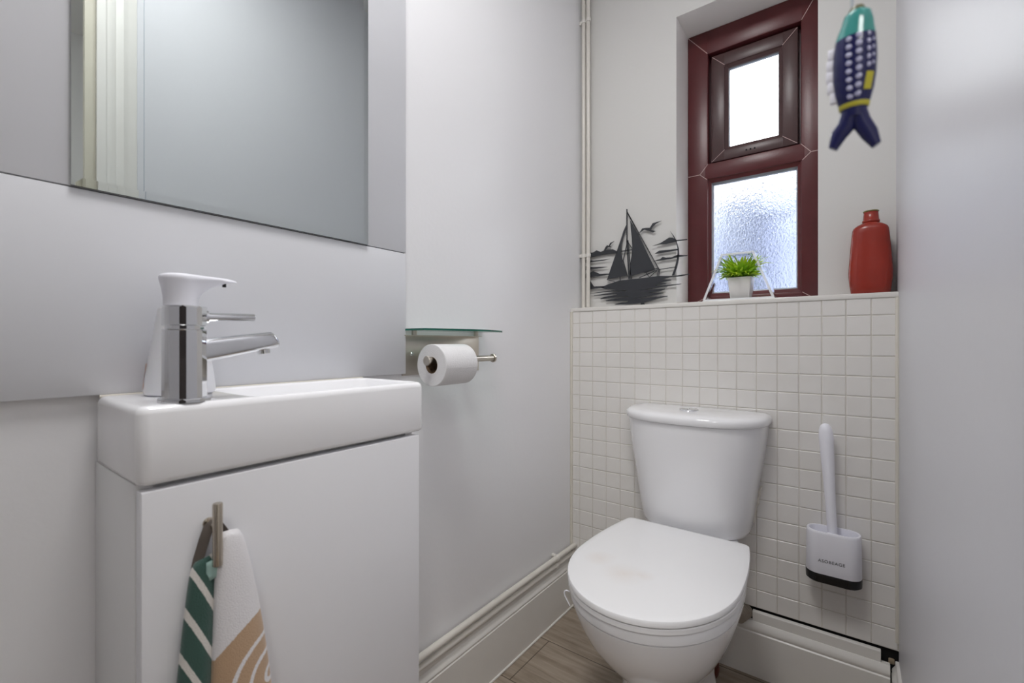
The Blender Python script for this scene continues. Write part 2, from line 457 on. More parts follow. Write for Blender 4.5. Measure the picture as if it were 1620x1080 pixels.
# window: outer frame, transom, opening sash, two panes
win = bpy.data.objects.new('window_1', None); C.objects.link(win); win.location = (-.266, YW, LEDGE)
struct(win); win['label'] = 'mahogany coloured window with a small top light'
FZ0 = LEDGE; SX0, SX1 = -.3827, -.1323; SZ0, SZ1 = 1.5225, 1.889; LZ0, LZ1 = 1.083, 1.456
FY = YW
def bar(bm, a, b, bev=.004, mi=0): box(bm, a, b, bev=bev, seg=2, mi=mi)
bm = new_bm()
bar(bm, (WX0, FY, FZ0), (SX0-.008, FY+.055, WZ1)); bar(bm, (SX1+.008, FY, FZ0), (WX1, FY+.055, WZ1))
bar(bm, (SX0-.02, FY+.0005, SZ1+.004), (SX1+.02, FY+.055, WZ1)); bar(bm, (SX0-.02, FY+.0005, FZ0), (SX1+.02, FY+.055, LZ0-.012))
bar(bm, (SX0-.02, FY-.0005, LZ1+.012), (SX1+.02, FY+.055, SZ0-.002))
# bevelled glazing beads round the lower pane
def bead(bm, x0, x1, z0, z1, w, y0, y1, mi=0):
    o_ = [(x0, z0), (x1, z0), (x1, z1), (x0, z1)]; i_ = [(x0+w, z0+w), (x1-w, z0+w), (x1-w, z1-w), (x0+w, z1-w)]
    for k in range(4):
        q = (k+1) % 4
        a, b, c, d = o_[k], o_[q], i_[q], i_[k]
        vs = [bm.verts.new((a[0], y0, a[1])), bm.verts.new((b[0], y0, b[1])), bm.verts.new((c[0], y1, c[1])), bm.verts.new((d[0], y1, d[1])),
              bm.verts.new((c[0], y1+.012, c[1])), bm.verts.new((d[0], y1+.012, d[1])), bm.verts.new((a[0], y1+.012, a[1])), bm.verts.new((b[0], y1+.012, b[1]))]
        for f in ((0, 1, 2, 3), (3, 2, 4, 5), (0, 3, 5, 6), (1, 7, 4, 2), (6, 5, 4, 7), (0, 6, 7, 1)):
            bm.faces.new([vs[t] for t in f]).material_index = mi
for a, b in (((SX0-.012, FY+.042, SZ0-.004), (SX0+.012, FY+.055, SZ1+.006)), ((SX1-.012, FY+.042, SZ0-.004), (SX1+.012, FY+.055, SZ1+.006)), ((SX0+.012, FY+.042, SZ1-.012), (SX1-.012, FY+.055, SZ1+.006)), ((SX0+.012, FY+.042, SZ0-.004), (SX1-.012, FY+.055, SZ0+.012))):
    box(bm, a, b)
bead(bm, SX0-.012, SX1+.012, LZ0-.014, LZ1+.014, .013, FY+.003, FY+.011)
# pale weld lines where the profiles are joined
def seam(bm, a, b, w=.0009, y=FY-.0008, mi=1):
    ax, az = a; bx, bz = b; L = math.hypot(bx-ax, bz-az); nx, nz = -(bz-az)/L*w, (bx-ax)/L*w
    r0 = [(ax+nx, y, az+nz), (bx+nx, y, bz+nz), (bx-nx, y, bz-nz), (ax-nx, y, az-nz)]
    loft(bm, [r0, [(x, y+.0016, z) for x, y_, z in r0]], mi=mi)
for a, b in (((WX0+.002, WZ1-.003), (SX0-.01, SZ1+.006)), ((WX1-.002, WZ1-.003), (SX1+.01, SZ1+.006)), ((WX0+.004, FZ0+.004), (SX0-.012, LZ0-.014)), ((WX1-.004, FZ0+.004), (SX1+.012, LZ0-.014)),
             ((WX0+.002, 1.489), (SX0-.034, 1.489)), ((SX0-.034, 1.489), (SX0-.008, SZ0-.003)), ((SX0-.034, 1.489), (SX0-.012, LZ1+.013)),
             ((WX1-.002, 1.489), (SX1+.034, 1.489)), ((SX1+.034, 1.489), (SX1+.008, SZ0-.003)), ((SX1+.034, 1.489), (SX1+.012, LZ1+.013))):
    seam(bm, a, b)
obj('window_frame', bm, [M['mahogany'], M['weld']], win, smooth=30)
bm = new_bm()
sy = FY+.012
mw = .042
for a, b in (((SX0, sy, SZ0+.004), (SX0+mw, sy+.032, SZ1-.003)), ((SX1-mw, sy, SZ0+.004), (SX1, sy+.032, SZ1-.003)), ((SX0+.01, sy+.0004, SZ1-.003-mw), (SX1-.01, sy+.032, SZ1-.003)), ((SX0+.01, sy+.0004, SZ0+.004), (SX1-.01, sy+.032, SZ0+.004+.034))):
    bar(bm, a, b, .003)
bead(bm, SX0+mw-.002, SX1-mw+.002, SZ0+.036, SZ1-.003-mw+.002, .012, sy+.002, sy+.009)
for a, b in (((SX0+.002, SZ1-.005), (SX0+mw, SZ1-.003-mw)), ((SX1-.002, SZ1-.005), (SX1-mw, SZ1-.003-mw)), ((SX0+.002, SZ0+.006), (SX0+mw, SZ0+.038)), ((SX1-.002, SZ0+.006), (SX1-mw, SZ0+.038))):
    seam(bm, a, b, .0007, sy-.0006, 1)
for k, dx in enumerate((-.012, 0, .012)):
    lathe(bm, [(.0028, 0), (.0028, .0015)], (-.2635+dx, sy-.0006, SZ0+.021), axis=(0, 1, 0), n=10, mi=2)
sash = obj('window_sash', bm, [M['sash'], M['weld'], M['dark']], win, smooth=30)
bm = new_bm(); gx0, gx1, gz0, gz1 = SX0+mw+.004, SX1-mw-.004, SZ0+.04, SZ1-mw-.006
box(bm, (gx0, sy+.016, gz0), (gx1, sy+.020, gz1)); obj('window_pane', bm, M['pane'], win, smooth=None)
bm = new_bm(); bead(bm, gx0+.003, gx1-.003, gz0+.003, gz1-.003, .005, sy+.0095, sy+.0155); obj('gasket', bm, M['gasket'], win, smooth=None)
bm = new_bm(); box(bm, (SX0-.004, FY+.024, LZ0-.004), (SX1+.004, FY+.028, LZ1+.004)); obj('window_pane', bm, M['obscure'], win, smooth=None)
bm = new_bm(); bead(bm, SX0-.001, SX1+.001, LZ0-.002, LZ1+.002, .006, FY+.012, FY+.021); obj('gasket', bm, M['gasket'], win, smooth=None)

# doorway behind the camera: lining and moulded architrave (seen in the mirror), hall beyond
door = bpy.data.objects.new('door_1', None); C.objects.link(door); door.location = (XR, (DY0+DY1)/2, 0); struct(door)
bm = new_bm()
box(bm, (XR-.001, DY1-.028, 0), (.191, DY1, 2.0)); box(bm, (XR-.001, DY0, 0), (.191, DY0+.028, 2.0)); box(bm, (XR-.001, DY0, 1.992), (.191, DY1, 2.02))
box(bm, (.135, DY1-.040, 0), (.150, DY1-.028, 1.99), bev=.001); box(bm, (.135, DY0+.028, 0), (.150, DY0+.040, 1.99), bev=.001)
obj('door_lining', bm, M['jamb'], door, smooth=30)
ap = [(-.006, 0), (-.006, .016), (.004, .0185), (.012, .0185), (.016, .0155), (.022, .0155), (.030, .0135), (.036, .0100), (.042, .0115), (.052, .0120), (.060, .0085), (.068, .0050), (.080, .0045), (.084, .003), (.084, 0)]
bm = new_bm(); extrude_profile(bm, ap, 0, 2.1, lambda u, v, p: Vector((XR-v, DY1+u, p))); obj('architrave', bm, M['wood_white'], door, smooth=25)
bm = new_bm(); extrude_profile(bm, ap, 0, 2.1, lambda u, v, p: Vector((XR-v, DY0-u, p))); obj('architrave', bm, M['wood_white'], door, smooth=25)
bm = new_bm(); extrude_profile(bm, ap, DY0-.08, DY1+.08, lambda u, v, p: Vector((XR-v, p, 2.0+u))); obj('architrave', bm, M['wood_white'], door, smooth=25)
bm = new_bm(); box(bm, (1.4, -1.9, 0), (1.5, 1.75, CEIL)); box(bm, (.19, 1.65, 0), (1.4, 1.75, CEIL)); box(bm, (.19, -1.9, 0), (1.4, -1.85, CEIL))
bm2 = new_bm(); box(bm2, (1.36, -1.35, 0), (1.3995, -.50, 2.0), bev=.003)  # unseen dark door, added only for the dark reflection in the tap
for z0, z1 in ((.18, .85), (1.0, 1.85)):
    for y0, y1 in ((-1.25, -.96), (-.89, -.60)): box(bm2, (1.354, y0, z0), (1.361, y1, z1), bev=.003)
struct(obj('added_door', bm2, M['added_dark_door'], smooth=30))
struct(obj('wall_hall', bm, M['ceiling'], smooth=None))
# ------------------------------------------------------------------ mirror
MX = -.785; MY0, MY1, MZ0, MZ1 = .1266, .5647, JOINT+.001, 1.72
bm = new_bm(); bv = .011
def rect(x, i): return [(x, MY0+i, MZ0+i), (x, MY1-i, MZ0+i), (x, MY1-i, MZ1-i), (x, MY0+i, MZ1-i)]
loft(bm, [rect(PX+.0003, 0), rect(MX-.0005, 0), rect(MX, bv)])
tag(obj('mirror', bm, M['mirror'], smooth=None), 'large frameless rectangular mirror above the basin and tap', 'mirror')

# ------------------------------------------------------------------ vanity cabinet with towel hook
BX, BY0, BY1, BZ, BB = -.610, .150, .557, EYE-.0695, .7595
CX, CY0, CY1 = -.6105, .1522, .5455
cab = thing('vanity_cabinet', 'narrow pale grey vanity cabinet under the basin', 'cabinet', (-.705, .35, 0))
bm = new_bm()
box(bm, (XL+.001, CY0, .0), (CX-.0195, CY0+.016, BB-.001), bev=.0008); box(bm, (XL+.001, CY1-.016, 0), (CX-.0195, CY1, BB-.001), bev=.0008)
box(bm, (XL+.001, CY0+.016, .08), (CX-.022, CY1-.016, .096)); box(bm, (XL+.001, CY0+.016, .096), (XL+.010, CY1-.016, BB-.02))
box(bm, (CX-.06, CY0+.016, 0), (CX-.045, CY1-.016, .08)); box(bm, (CX-.09, CY0+.016, BB-.02), (CX-.03, CY1-.016, BB-.001))
obj('cabinet_body', bm, M['cab_edge'], cab)
bm = new_bm(); box(bm, (CX-.018, CY0+.001, .082), (CX, CY1-.001, BB-.0065), bev=.0012)
dr = obj('cabinet_door', bm, M['cabinet'], cab)
HY = .217
bm = new_bm(); hx = -.585
lathe(bm, [(.0042, 0), (.0052, .0008), (.0052, .071), (.0046, .0722)], (hx, HY, EYE-.2567), n=20)
tube(bm, [(CX-.0005, HY, .702), (hx, HY, .702)], .0042, 14); lathe(bm, [(.0065, 0), (.0065, .002), (.005, .003)], (CX-.0003, HY, .702), axis=(1, 0, 0), n=16)
hd = obj('door_handle', bm, M['nickel'], dr); hd['label'] = 'satin metal T-bar handle'

# ------------------------------------------------------------------ wash basin
bm = new_bm()
bcx, bcy = (XL+.0105+BX)/2, (BY0+BY1)/2; hx_, hy_ = (BX-XL-.0105)/2, (BY1-BY0)/2
def bring(off, r, z, cx=bcx, cy=bcy, hx=hx_, hy=hy_): return [(cx+x, cy+y, z) for x, y in rrect(hx-off, hy-off, r, 6)]
ix0, ix1, iy0, iy1 = -.772, BX-.011, .272, BY1-.011
icx, icy, ihx, ihy = (ix0+ix1)/2, (iy0+iy1)/2, (ix1-ix0)/2, (iy1-iy0)/2
rings = [bring(.004, .010, BB+.0), bring(.001, .012, BB+.002), bring(0, .013, BB+.006), bring(0, .013, BZ-.009), bring(.0012, .012, BZ-.0045), bring(.004, .010, BZ-.0012), bring(.0075, .008, BZ),
         bring(-.0035, .014, BZ, icx, icy, ihx, ihy), bring(-.001, .013, BZ-.0012, icx, icy, ihx, ihy), bring(.001, .013, BZ-.004, icx, icy, ihx, ihy), bring(.004, .014, BZ-.03, icx, icy, ihx, ihy),
         bring(.012, .020, BZ-.058, icx, icy, ihx, ihy), bring(.022, .024, BZ-.066, icx, icy, ihx, ihy), bring(.045, .015, BZ-.069, icx, icy, ihx, ihy)]
loft(bm, rings)
basin = thing('wash_basin', 'white rectangular ceramic hand basin on top of the grey cabinet', 'basin', (bcx, bcy, BB))
obj('bowl', bm, M['basin'], basin, smooth=50)
bm = new_bm(); lathe(bm, [(.021, 0), (.021, .002), (.014, .0035), (.006, .002)], (icx, icy, BZ-.069), n=24); obj('waste_grid', bm, M['chrome'], basin)
bm = new_bm()
tube(bm, [(PX+.002, BY0+.004, BZ-.001), (PX+.002, BY1-.004, BZ-.001)], .0022, 8)
obj('sealant_bead', bm, M['caulk'], basin)

# ------------------------------------------------------------------ basin tap
TX, TY = -.6375, .2015
tap = thing('basin_tap', 'chrome faceted mixer tap at the near end of the basin', 'tap', (TX, TY, BZ))
def octa(r, z, c=.0, x=TX, y=TY):
    # octagon with a flat to the front
    return [(x+r*math.cos(PI/8+k*PI/4), y+r*math.sin(PI/8+k*PI/4), z) for k in range(8)]
bm = new_bm()
loft(bm, [octa(.0275, BZ), octa(.0275, BZ+.003), octa(.026, BZ+.0048), octa(.0235, BZ+.0052), octa(.0232, BZ+.084), octa(.0222, BZ+.0855), octa(.0205, BZ+.0858), octa(.0205, BZ+.0915)])
bmesh.ops.bevel(bm, geom=[e for e in bm.edges if abs((e.verts[0].co-e.verts[1].co).normalized().z) > .95], offset=.0036, segments=1, profile=.5, affect='EDGES')
obj('tap_body', bm, M['chrome'], tap, smooth=12)
bm = new_bm()
def capz(k): return BZ+.0905 + (-.0042)*math.sin((k/8)*2*PI)
loft(bm, [octa(.0222, BZ+.0895), octa(.0234, BZ+.0905), octa(.0234, BZ+.111), octa(.0222, BZ+.1128), octa(.010, BZ+.1133)])
bmesh.ops.bevel(bm, geom=[e for e in bm.edges if abs((e.verts[0].co-e.verts[1].co).normalized().z) > .95], offset=.0036, segments=1, profile=.5, affect='EDGES')
lv = obj('tap_lever', bm, M['chrome'], tap, smooth=12)
bm = new_bm(); zl = EYE+.0315
tube(bm, [(TX, TY+.018, zl), (TX, TY+.0235, zl), (TX, TY+.0245, zl)], [.0085, .0082, .006], 16)
tube(bm, [(TX, TY+.022, zl), (TX, TY+.0775, zl+.0015), (TX, TY+.0785, zl+.0015)], [.0053, .0053, .0048], 16)
obj('lever_rod', bm, M['chrome'], lv)
bm = new_bm()
d = Vector((0, .1, .0165)).normalized(); up = Vector((1, 0, 0)).cross(d).normalized()
p0 = Vector((TX, TY+.017, EYE-.0095)); L_ = .089
def sring(t, rx, rz, skew=0):
    out = []
    for x, y in rrect(rx, rz, min(rx, rz)*.62, 4):
        out.append(p0 + d*(t + skew*y) + Vector((1, 0, 0))*x + up*y)
    return out
loft(bm, [sring(0, .0125, .0142), sring(L_*.5, .0122, .0128), sring(L_-.003, .0118, .0112, -.35), sring(L_, .0100, .0094, -.35)])
lathe(bm, [(.0078, 0), (.0078, .006), (.0065, .0066)], p0+d*(L_-.0165)-up*.0108, axis=-up, n=18)
obj('tap_spout', bm, M['chrome'], tap, smooth=35)

# ------------------------------------------------------------------ soap dispenser behind the tap
SXX, SYY = -.735, .2273
soap = thing('soap_dispenser', 'white conical foam soap pump bottle standing behind the tap', 'soap dispenser', (SXX, SYY, BZ))
bm = new_bm()
lathe(bm, [(.036, 0), (.0395, .002), (.0405, .006), (.0385, .025), (.0335, .060), (.0285, .090), (.0255, .110), (.0245, .1155), (.020, .118), (.015, .1185)], (SXX, SYY, BZ), n=40)
obj('bottle', bm, M['white_plastic'], soap)
bm = new_bm()
# swelling pump head with a long flat beak over the bowl
sec = []
for z, r, f in ((.117, .019, 0), (.122, .0195, 0), (.130, .0195, .001), (.138, .0205, .004), (.1445, .0215, .013), (.149, .0225, .026), (.1525, .0235, .038), (.1550, .0242, .0455), (.1585, .0242, .0475), (.1610, .0225, .0465), (.1626, .018, .042), (.1634, .010, .030)):
    ring = []
    for k in range(40):
        t = 2*PI*k/40; cx, cy = math.cos(t), math.sin(t)
        y = cy*r
        if cy > 0: y = cy*r + f*max(0, cy)**3.2
        w = 1-.42*max(0, cy)**2*min(1, f/.03)
        zz = z + (.0045*max(0, cy)**2*min(1, f/.03) if z > .14 and z < .158 else 0)
        ring.append((SXX+cx*r*w, SYY+y, BZ+zz))
    sec.append(ring)
loft(bm, sec); hdp = obj('pump_head', bm, M['white_plastic2'], soap, smooth=60)
bm = new_bm(); lathe(bm, [(.0026, 0), (.0026, .006)], (SXX, SYY+.054, BZ+.1505), n=12); obj('nozzle', bm, M['black_plastic'], hdp)
bm = new_bm()
def lab(u, v):
    h = .008+.034*v; t = math.radians(-150+52*u+6*math.sin(v*9)); r = .0404-.0021*h/.034*1.2+.0006
    r = .0405-(h-.006)*(.0405-.0385)/.019*.98+.0004
    return Vector((SXX+r*math.cos(t), SYY+r*math.sin(t), BZ+h))
grid(bm, lab, 10, 6); obj('bottle_label', bm, M['peach'], soap)['label'] = 'peeling peach coloured label'

# ------------------------------------------------------------------ towel on the door handle
tw = thing('hand_towel', 'green, white and tan hand towel hanging by its loop from the cabinet handle', 'towel', (-.585, HY, .70))
def fold(pts_top, pts_bot, nu, zt, zb, name, m, amp=.003, tz=None):
    """cloth hung between two outlines (x, y) at the top and at the bottom, slightly wavy"""
    def interp(pts, u):
        n = len(pts)-1; k = min(int(u*n), n-1); f = u*n-k
        p0, p1 = pts[max(k-1, 0)], pts[k]; p2, p3 = pts[k+1], pts[min(k+2, n)]
        return tuple(.5*((2*b)+(-a+c)*f+(2*a-5*b+4*c-d_)*f*f+(-a+3*b-3*c+d_)*f**3) for a, b, c, d_ in zip(p0, p1, p2, p3))
    bm = new_bm()
    def fn(u, v):
        a = interp(pts_top, u); b = interp(pts_bot, u)
        s = v**.62
        x = a[0]+(b[0]-a[0])*s; y = a[1]+(b[1]-a[1])*s
        z0 = zt(u) if callable(zt) else zt
        w = amp*math.sin(u*7+v*5)*v
        return Vector((x+w, y+w*.4, z0+(zb-z0)*v))
    vs = grid(bm, fn, nu, 44)
    o = obj(name, bm, m, tw, smooth=80)
    md = o.modifiers.new('thickness', 'SOLIDIFY'); md.thickness = .004; md.offset = 0
    return o
# left (green) half: from the far fold round to the crease in the middle
fold([(-.606, .205), (-.603, .200), (-.597, .203), (-.5945, .213), (-.5975, .224)],
     [(-.602, .190), (-.592, .172), (-.580, .170), (-.570, .188), (-.586, .210)], 28, lambda u: .672-.016*(1-u)**1.5, .36, 'green_half', M['towel_green'])
# right (white and tan) half, bulging forward in front of the crease
fold([(-.600, .222), (-.594, .2245), (-.590, .231), (-.593, .240), (-.600, .244), (-.607, .240)],
     [(-.588, .206), (-.566, .205), (-.556, .226), (-.560, .256), (-.576, .284), (-.600, .290)], 34, lambda u: .686+.010*math.sin(min(1, u*1.15)*PI)-.006*u, .36, 'tan_half', M['towel_tan'])
bm = new_bm()
def band(bm, pts, w, th=.0008):
    pts = [Vector(p) for p in pts]; rings = []
    for i, p in enumerate(pts):
        dd = (pts[min(i+1, len(pts)-1)]-pts[max(i-1, 0)]).normalized()
        s = Vector((.55, .83, 0)); s = (s-dd*s.dot(dd)).normalized(); n_ = s.cross(dd).normalized()
        rings.append([p+s*w/2+n_*th/2, p-s*w/2+n_*th/2, p-s*w/2-n_*th/2, p+s*w/2-n_*th/2])
    loft(bm, rings)
band(bm, [(-.598, .198, .646), (-.598, .202, .667), (-.597, .2075, .688), (-.5965, .212, .702), (-.597, .217, .7072), (-.5975, .221, .703), (-.597, .2255, .695), (-.5965, .230, .687), (-.597, .233, .678)], .011)
obj('hanging_loop', bm, M['tape'], tw, smooth=60)['label'] = 'grey brown tape loop'
bm = new_bm()
def lb(u, v): return Vector((-.5895+.0020*math.sin(u*2.5), .2070+.0175*u, .664+.006*u-.022*v))
grid(bm, lb, 6, 4); o = obj('care_label', bm, M['mint'], tw); md = o.modifiers.new('t', 'SOLIDIFY'); md.thickness = .001; o['label'] = 'pale mint fabric label'

# ------------------------------------------------------------------ toilet roll holder with glass shelf
th = thing('toilet_roll_holder', 'steel toilet roll holder with a green edged glass shelf on the left wall', 'toilet roll holder', (XL, .80, EYE-.073))
bm = new_bm(); box(bm, (XL, .662, EYE-.0735), (XL+.0025, .920, EYE+.0175), bev=.0008)
box(bm, (XL, .662, EYE+.0155), (XL+.014, .920, EYE+.0175), bev=.0006)
obj('back_plate', bm, M['steel'], th)
bm = new_bm(); n = 24; gz = EYE+.0268
prof = [(XL+.002, .664)] + [(XL+.070+.032*math.sin(PI*k/n), .664+(.935-.664)*k/n) for k in range(n+1)] + [(XL+.002, .935)]
loft(bm, [[(x, y, gz) for x, y in prof], [(x, y, gz+.0045) for x, y in prof]])
bm.normal_update()
for f in bm.faces:
    f.material_index = 0 if abs(f.normal.z) > .5 else 1
gs = obj('glass_shelf', bm, [M['shelf_glass'], M['shelf_edge']], th, smooth=30)
for y in (.690, .900):
    bm = new_bm(); lathe(bm, [(.006, 0), (.006, .0092)], (XL+.010, y, EYE+.0176), n=16); obj('standoff', bm, M['steel'], th)
bm = new_bm(); lathe(bm, [(.0045, 0), (.0035, .0012)], (XL+.0025, .690, EYE-.026), axis=(1, 0, 0), n=14); obj('screw', bm, M['chrome'], th)
RX, RY0, RY1, RZ = -.725, .662, .898, EYE-.0385
bm = new_bm()
lathe(bm, [(.0095, 0), (.0105, .001), (.0105, .005), (.0095, .006), (.0072, .0061), (.0072, RY1-RY0-.0141), (.0095, RY1-RY0-.014), (.0105, RY1-RY0-.013), (.0105, RY1-RY0-.009), (.0095, RY1-RY0-.008)], (RX, RY0+.004, RZ), axis=(0, 1, 0), n=24)
tube(bm, [(XL+.002, .842, RZ), (RX, .842, RZ)], .006, 14)
obj('roll_bar', bm, M['steel'], th)
roll = thing('toilet_roll', 'white toilet paper roll hanging on the steel bar', 'toilet roll', (RX, .74, RZ-.06))
cz = RZ-.0100; ry0, ry1 = .681, .781
bm = new_bm()
N = 56
def rr(r, y): return [(RX+r*math.cos(2*PI*k/N), y, cz+r*math.sin(2*PI*k/N)) for k in range(N)]
rings = [rr(.0182, ry0+.0002), rr(.0445, ry0), rr(.0455, ry0+.001), rr(.0455, ry1-.001), rr(.0445, ry1), rr(.0182, ry1-.0002)]
v = loft(bm, rings, False, False)
for k in range(N): bm.faces.new((v[-1][k], v[-1][(k+1) % N], v[0][(k+1) % N], v[0][k]))
# loose last sheet edge lying on the roll
pr = []
for k in range(14):
    t = math.radians(-12+k*5); pr.append((.0459, t))
def sh(u, w):
    t = math.radians(-8+60*u); r = .0456+.0006*(1-u)
    return Vector((RX+r*math.cos(t), ry0+.002+(ry1-ry0-.004)*w, cz+r*math.sin(t)))
grid(bm, sh, 12, 2)
obj('paper', bm, M['paper'], roll, smooth=40)
bm = new_bm()
v = loft(bm, [rr(.0180, ry0+.0004), rr(.0180, ry1-.0004)], False, False); w = loft(bm, [rr(.0171, ry0+.0004), rr(.0171, ry1-.0004)], False, False)
for k in range(N):
    q = (k+1) % N; bm.faces.new((v[0][k], v[0][q], w[0][q], w[0][k])); bm.faces.new((v[1][k], v[1][q], w[1][q], w[1][k]))
obj('cardboard_core', bm, M['card'], roll)

# ------------------------------------------------------------------ water pipes
PYY = 1.4855
for nm, x, lab_ in (('a', -.7835, 'white painted vertical pipe nearest the left wall, behind the ledge corner'), ('b', -.7650, 'white painted vertical pipe, right of the corner pair, in front of the boat art')):
    bm = new_bm(); tube(bm, [(x, PYY, LEDGE), (x+.0012, PYY, 1.5), (x, PYY, CEIL)], .0072, 18)
    tag(obj('water_pipe', bm, M['pipe']), lab_, 'pipe', 'white painted water pipes')
for z, lab_ in ((EYE+.3165, 'lower white clip holding the two vertical pipes beside the boat art'), (EYE+1.167, 'upper white clip holding the two vertical pipes near the top')):
    cl = thing('pipe_clip', lab_, 'pipe clip', (-.775, PYY, z), 'white pipe clips')
    bm = new_bm()
    box(bm, (XL, PYY-.003, z-.006), (-.790, PYY+.004, z+.006), bev=.001)
    for x in (-.7835, -.7650): lathe(bm, [(.0076, -.006), (.0092, -.006), (.0092, .006), (.0076, .006)], (x+.0008, PYY, z), n=20)
    box(bm, (-.778, PYY-.004, z-.0055), (-.769, PYY+.004, z+.0055), bev=.001)
    obj('clip_body', bm, M['clip'], cl)
PZ1, PZ2 = EYE-.7135, EYE-.7375
for z, x, r, lab_ in ((PZ1, XL+.016, .0085, 'upper white horizontal pipe along the left wall above the skirting'), (PZ2, XL+.0150, .0072, 'lower white horizontal pipe resting just above the left skirting')):
    bm = new_bm(); tube(bm, [(x, .585, z), (x, 1.0, z+.0012), (x, D-.001, z)], r, 18)
    tag(obj('water_pipe', bm, M['pipe']), lab_, 'pipe', 'white painted water pipes')
cl = thing('pipe_clip', 'white clip on the horizontal pipes left of the toilet seat', 'pipe clip', (XL, 1.295, PZ1), 'white pipe clips')
bm = new_bm()
lathe(bm, [(.009, -.006), (.0108, -.006), (.0108, .006), (.009, .006)], (XL+.016, 1.295, PZ1), axis=(0, 1, 0), n=20)
lathe(bm, [(.0076, -.006), (.0092, -.006), (.0092, .006), (.0076, .006)], (XL+.0150, 1.295, PZ2), axis=(0, 1, 0), n=20)
box(bm, (XL, 1.289, PZ1+.004), (XL+.012, 1.301, PZ1+.0125), bev=.0015)
obj('clip_body', bm, M['clip'], cl)
# ------------------------------------------------------------------ toilet
TCX = -.357
toilet = thing('toilet', 'white close-coupled toilet with its lid down against the tiled wall', 'toilet', (TCX, 1.10, 0))
def egg(z, hw, yf, yc, yb, bw, n=40, cx=TCX, rc=.03):
    """egg outline: round front, straight back with rounded corners"""
    pts = []
    for k in range(n+1):
        t = PI*k/n
        pts.append((hw*math.cos(t), yc-(yc-yf)*math.sin(t)**.92))
    pts = pts[::-1]                       # from left to right along the front
    out = [(x, y) for x, y in pts]
    m = 12
    side = []
    for k in range(1, m+1):
        f = k/m; side.append((hw-(hw-bw)*f*f, yc+(yb-rc-yc)*f))
    cor = []
    for k in range(1, 7):
        t = PI/2*k/6; cor.append((bw-rc+rc*math.cos(t), yb-rc+rc*math.sin(t)))
    back = [(bw-rc-(2*(bw-rc))*k/8, yb) for k in range(1, 8)]
    right = side+cor
    left = [(-x, y) for x, y in right][::-1]
    full = out+right+back+left
    return [(cx+x, y, z) for x, y in full]
bm = new_bm()
secs = [(0, .096, .930, 1.06, 1.255, .092), (.012, .097, .929, 1.06, 1.256, .093), (.03, .092, .938, 1.06, 1.255, .088), (.08, .083, .955, 1.06, 1.25, .08), (.125, .083, .958, 1.06, 1.25, .08),
        (.150, .082, .958, 1.06, 1.255, .082), (.175, .091, .938, 1.06, 1.27, .085), (.205, .110, .906, 1.055, 1.30, .09), (.24, .131, .872, 1.045, 1.335, .095), (.28, .150, .838, 1.035, 1.37, .10),
        (.32, .164, .814, 1.03, 1.40, .112), (.352, .173, .802, 1.025, 1.412, .11), (.362, .1745, .799, 1.025, 1.414, .098), (.3625, .1715, .802, 1.025, 1.411, .096), (.366, .1715, .802, 1.025, 1.411, .096), (.3665, .1755, .7965, 1.02, 1.414, .096), (.383, .1765, .795, 1.02, 1.415, .095), (.387, .1745, .798, 1.02, 1.413, .093), (.3885, .170, .803, 1.02, 1.408, .090)]
loft(bm, [egg(*s) for s in secs])
obj('pan', bm, M['ceramic'], toilet, smooth=60)
bm = new_bm()
loft(bm, [egg(.3895, .174, .794, 1.02, 1.238, .146), egg(.3895, .1775, .7905, 1.02, 1.242, .148), egg(.391, .179, .789, 1.02, 1.243, .149), egg(.3985, .179, .789, 1.02, 1.243, .149), egg(.400, .1775, .7905, 1.02, 1.241, .148), egg(.4005, .170, .798, 1.02, 1.235, .14)])
obj('seat', bm, M['seat'], toilet, smooth=40)
bm = new_bm()
loft(bm, [egg(.4025, .170, .796, 1.02, 1.24, .14), egg(.4025, .1775, .789, 1.02, 1.2505, .156, rc=.018), egg(.4040, .1795, .787, 1.02, 1.252, .1575, rc=.018), egg(.4120, .1800, .7865, 1.02, 1.252, .158, rc=.018), egg(.4150, .1785, .788, 1.02, 1.251, .1565, rc=.017), egg(.4162, .1755, .791, 1.02, 1.248, .1535, rc=.016), egg(.4172, .165, .802, 1.02, 1.238, .143, rc=.014), egg(.4180, .12, .86, 1.02, 1.19, .10), egg(.4182, .04, .96, 1.02, 1.10, .035, rc=.01)])
obj('seat_lid', bm, M['lid'], toilet, smooth=40)
for sx in (-.075, .075):
    bm = new_bm(); lathe(bm, [(.012, 0), (.012, .016), (.010, .018)], (TCX+sx, 1.262, .3885), n=18); obj('hinge', bm, M['chrome'], toilet)
# cistern: bowed front, tapering to the pan
CCX = -.368
def cist(z, hw, dep, n=3.4, bow=.16, yb=1.4165, inset=0, N=72):
    out = []
    hw -= inset; dep -= inset
    for k in range(N+1):
        t = PI*k/N; c, s = math.cos(t), math.sin(t)
        x = hw*math.copysign(abs(c)**(2/n), c); y = dep*abs(s)**(2/n)*(1-bow*(x/hw)**2)
        out.append((CCX+x, yb-y, z))
    for k in range(1, 12): out.append((CCX-hw+2*hw*k/12, yb, z))
    return out
bm = new_bm()
loft(bm, [cist(.3905, .138, .133), cist(.3935, .1435, .138), cist(.404, .1470, .142), cist(.45, .154, .151), cist(.52, .163, .161), cist(.60, .176, .170), cist(.66, .184, .174), cist(.694, .187, .176)])
cis = obj('cistern', bm, M['ceramic'], toilet, smooth=60)
bm = new_bm()
loft(bm, [cist(.6955, .187, .176), cist(.6955, .1915, .181), cist(.698, .1935, .183), cist(.709, .194, .1835), cist(.7145, .192, .1815), cist(.7185, .187, .1765), cist(.7215, .178, .168), cist(.7232, .15, .145), cist(.7238, .08, .09)])
cl_ = obj('cistern_lid', bm, M['ceramic'], cis, smooth=60)
bm = new_bm(); BC = (CCX-.002, 1.333, .7238)
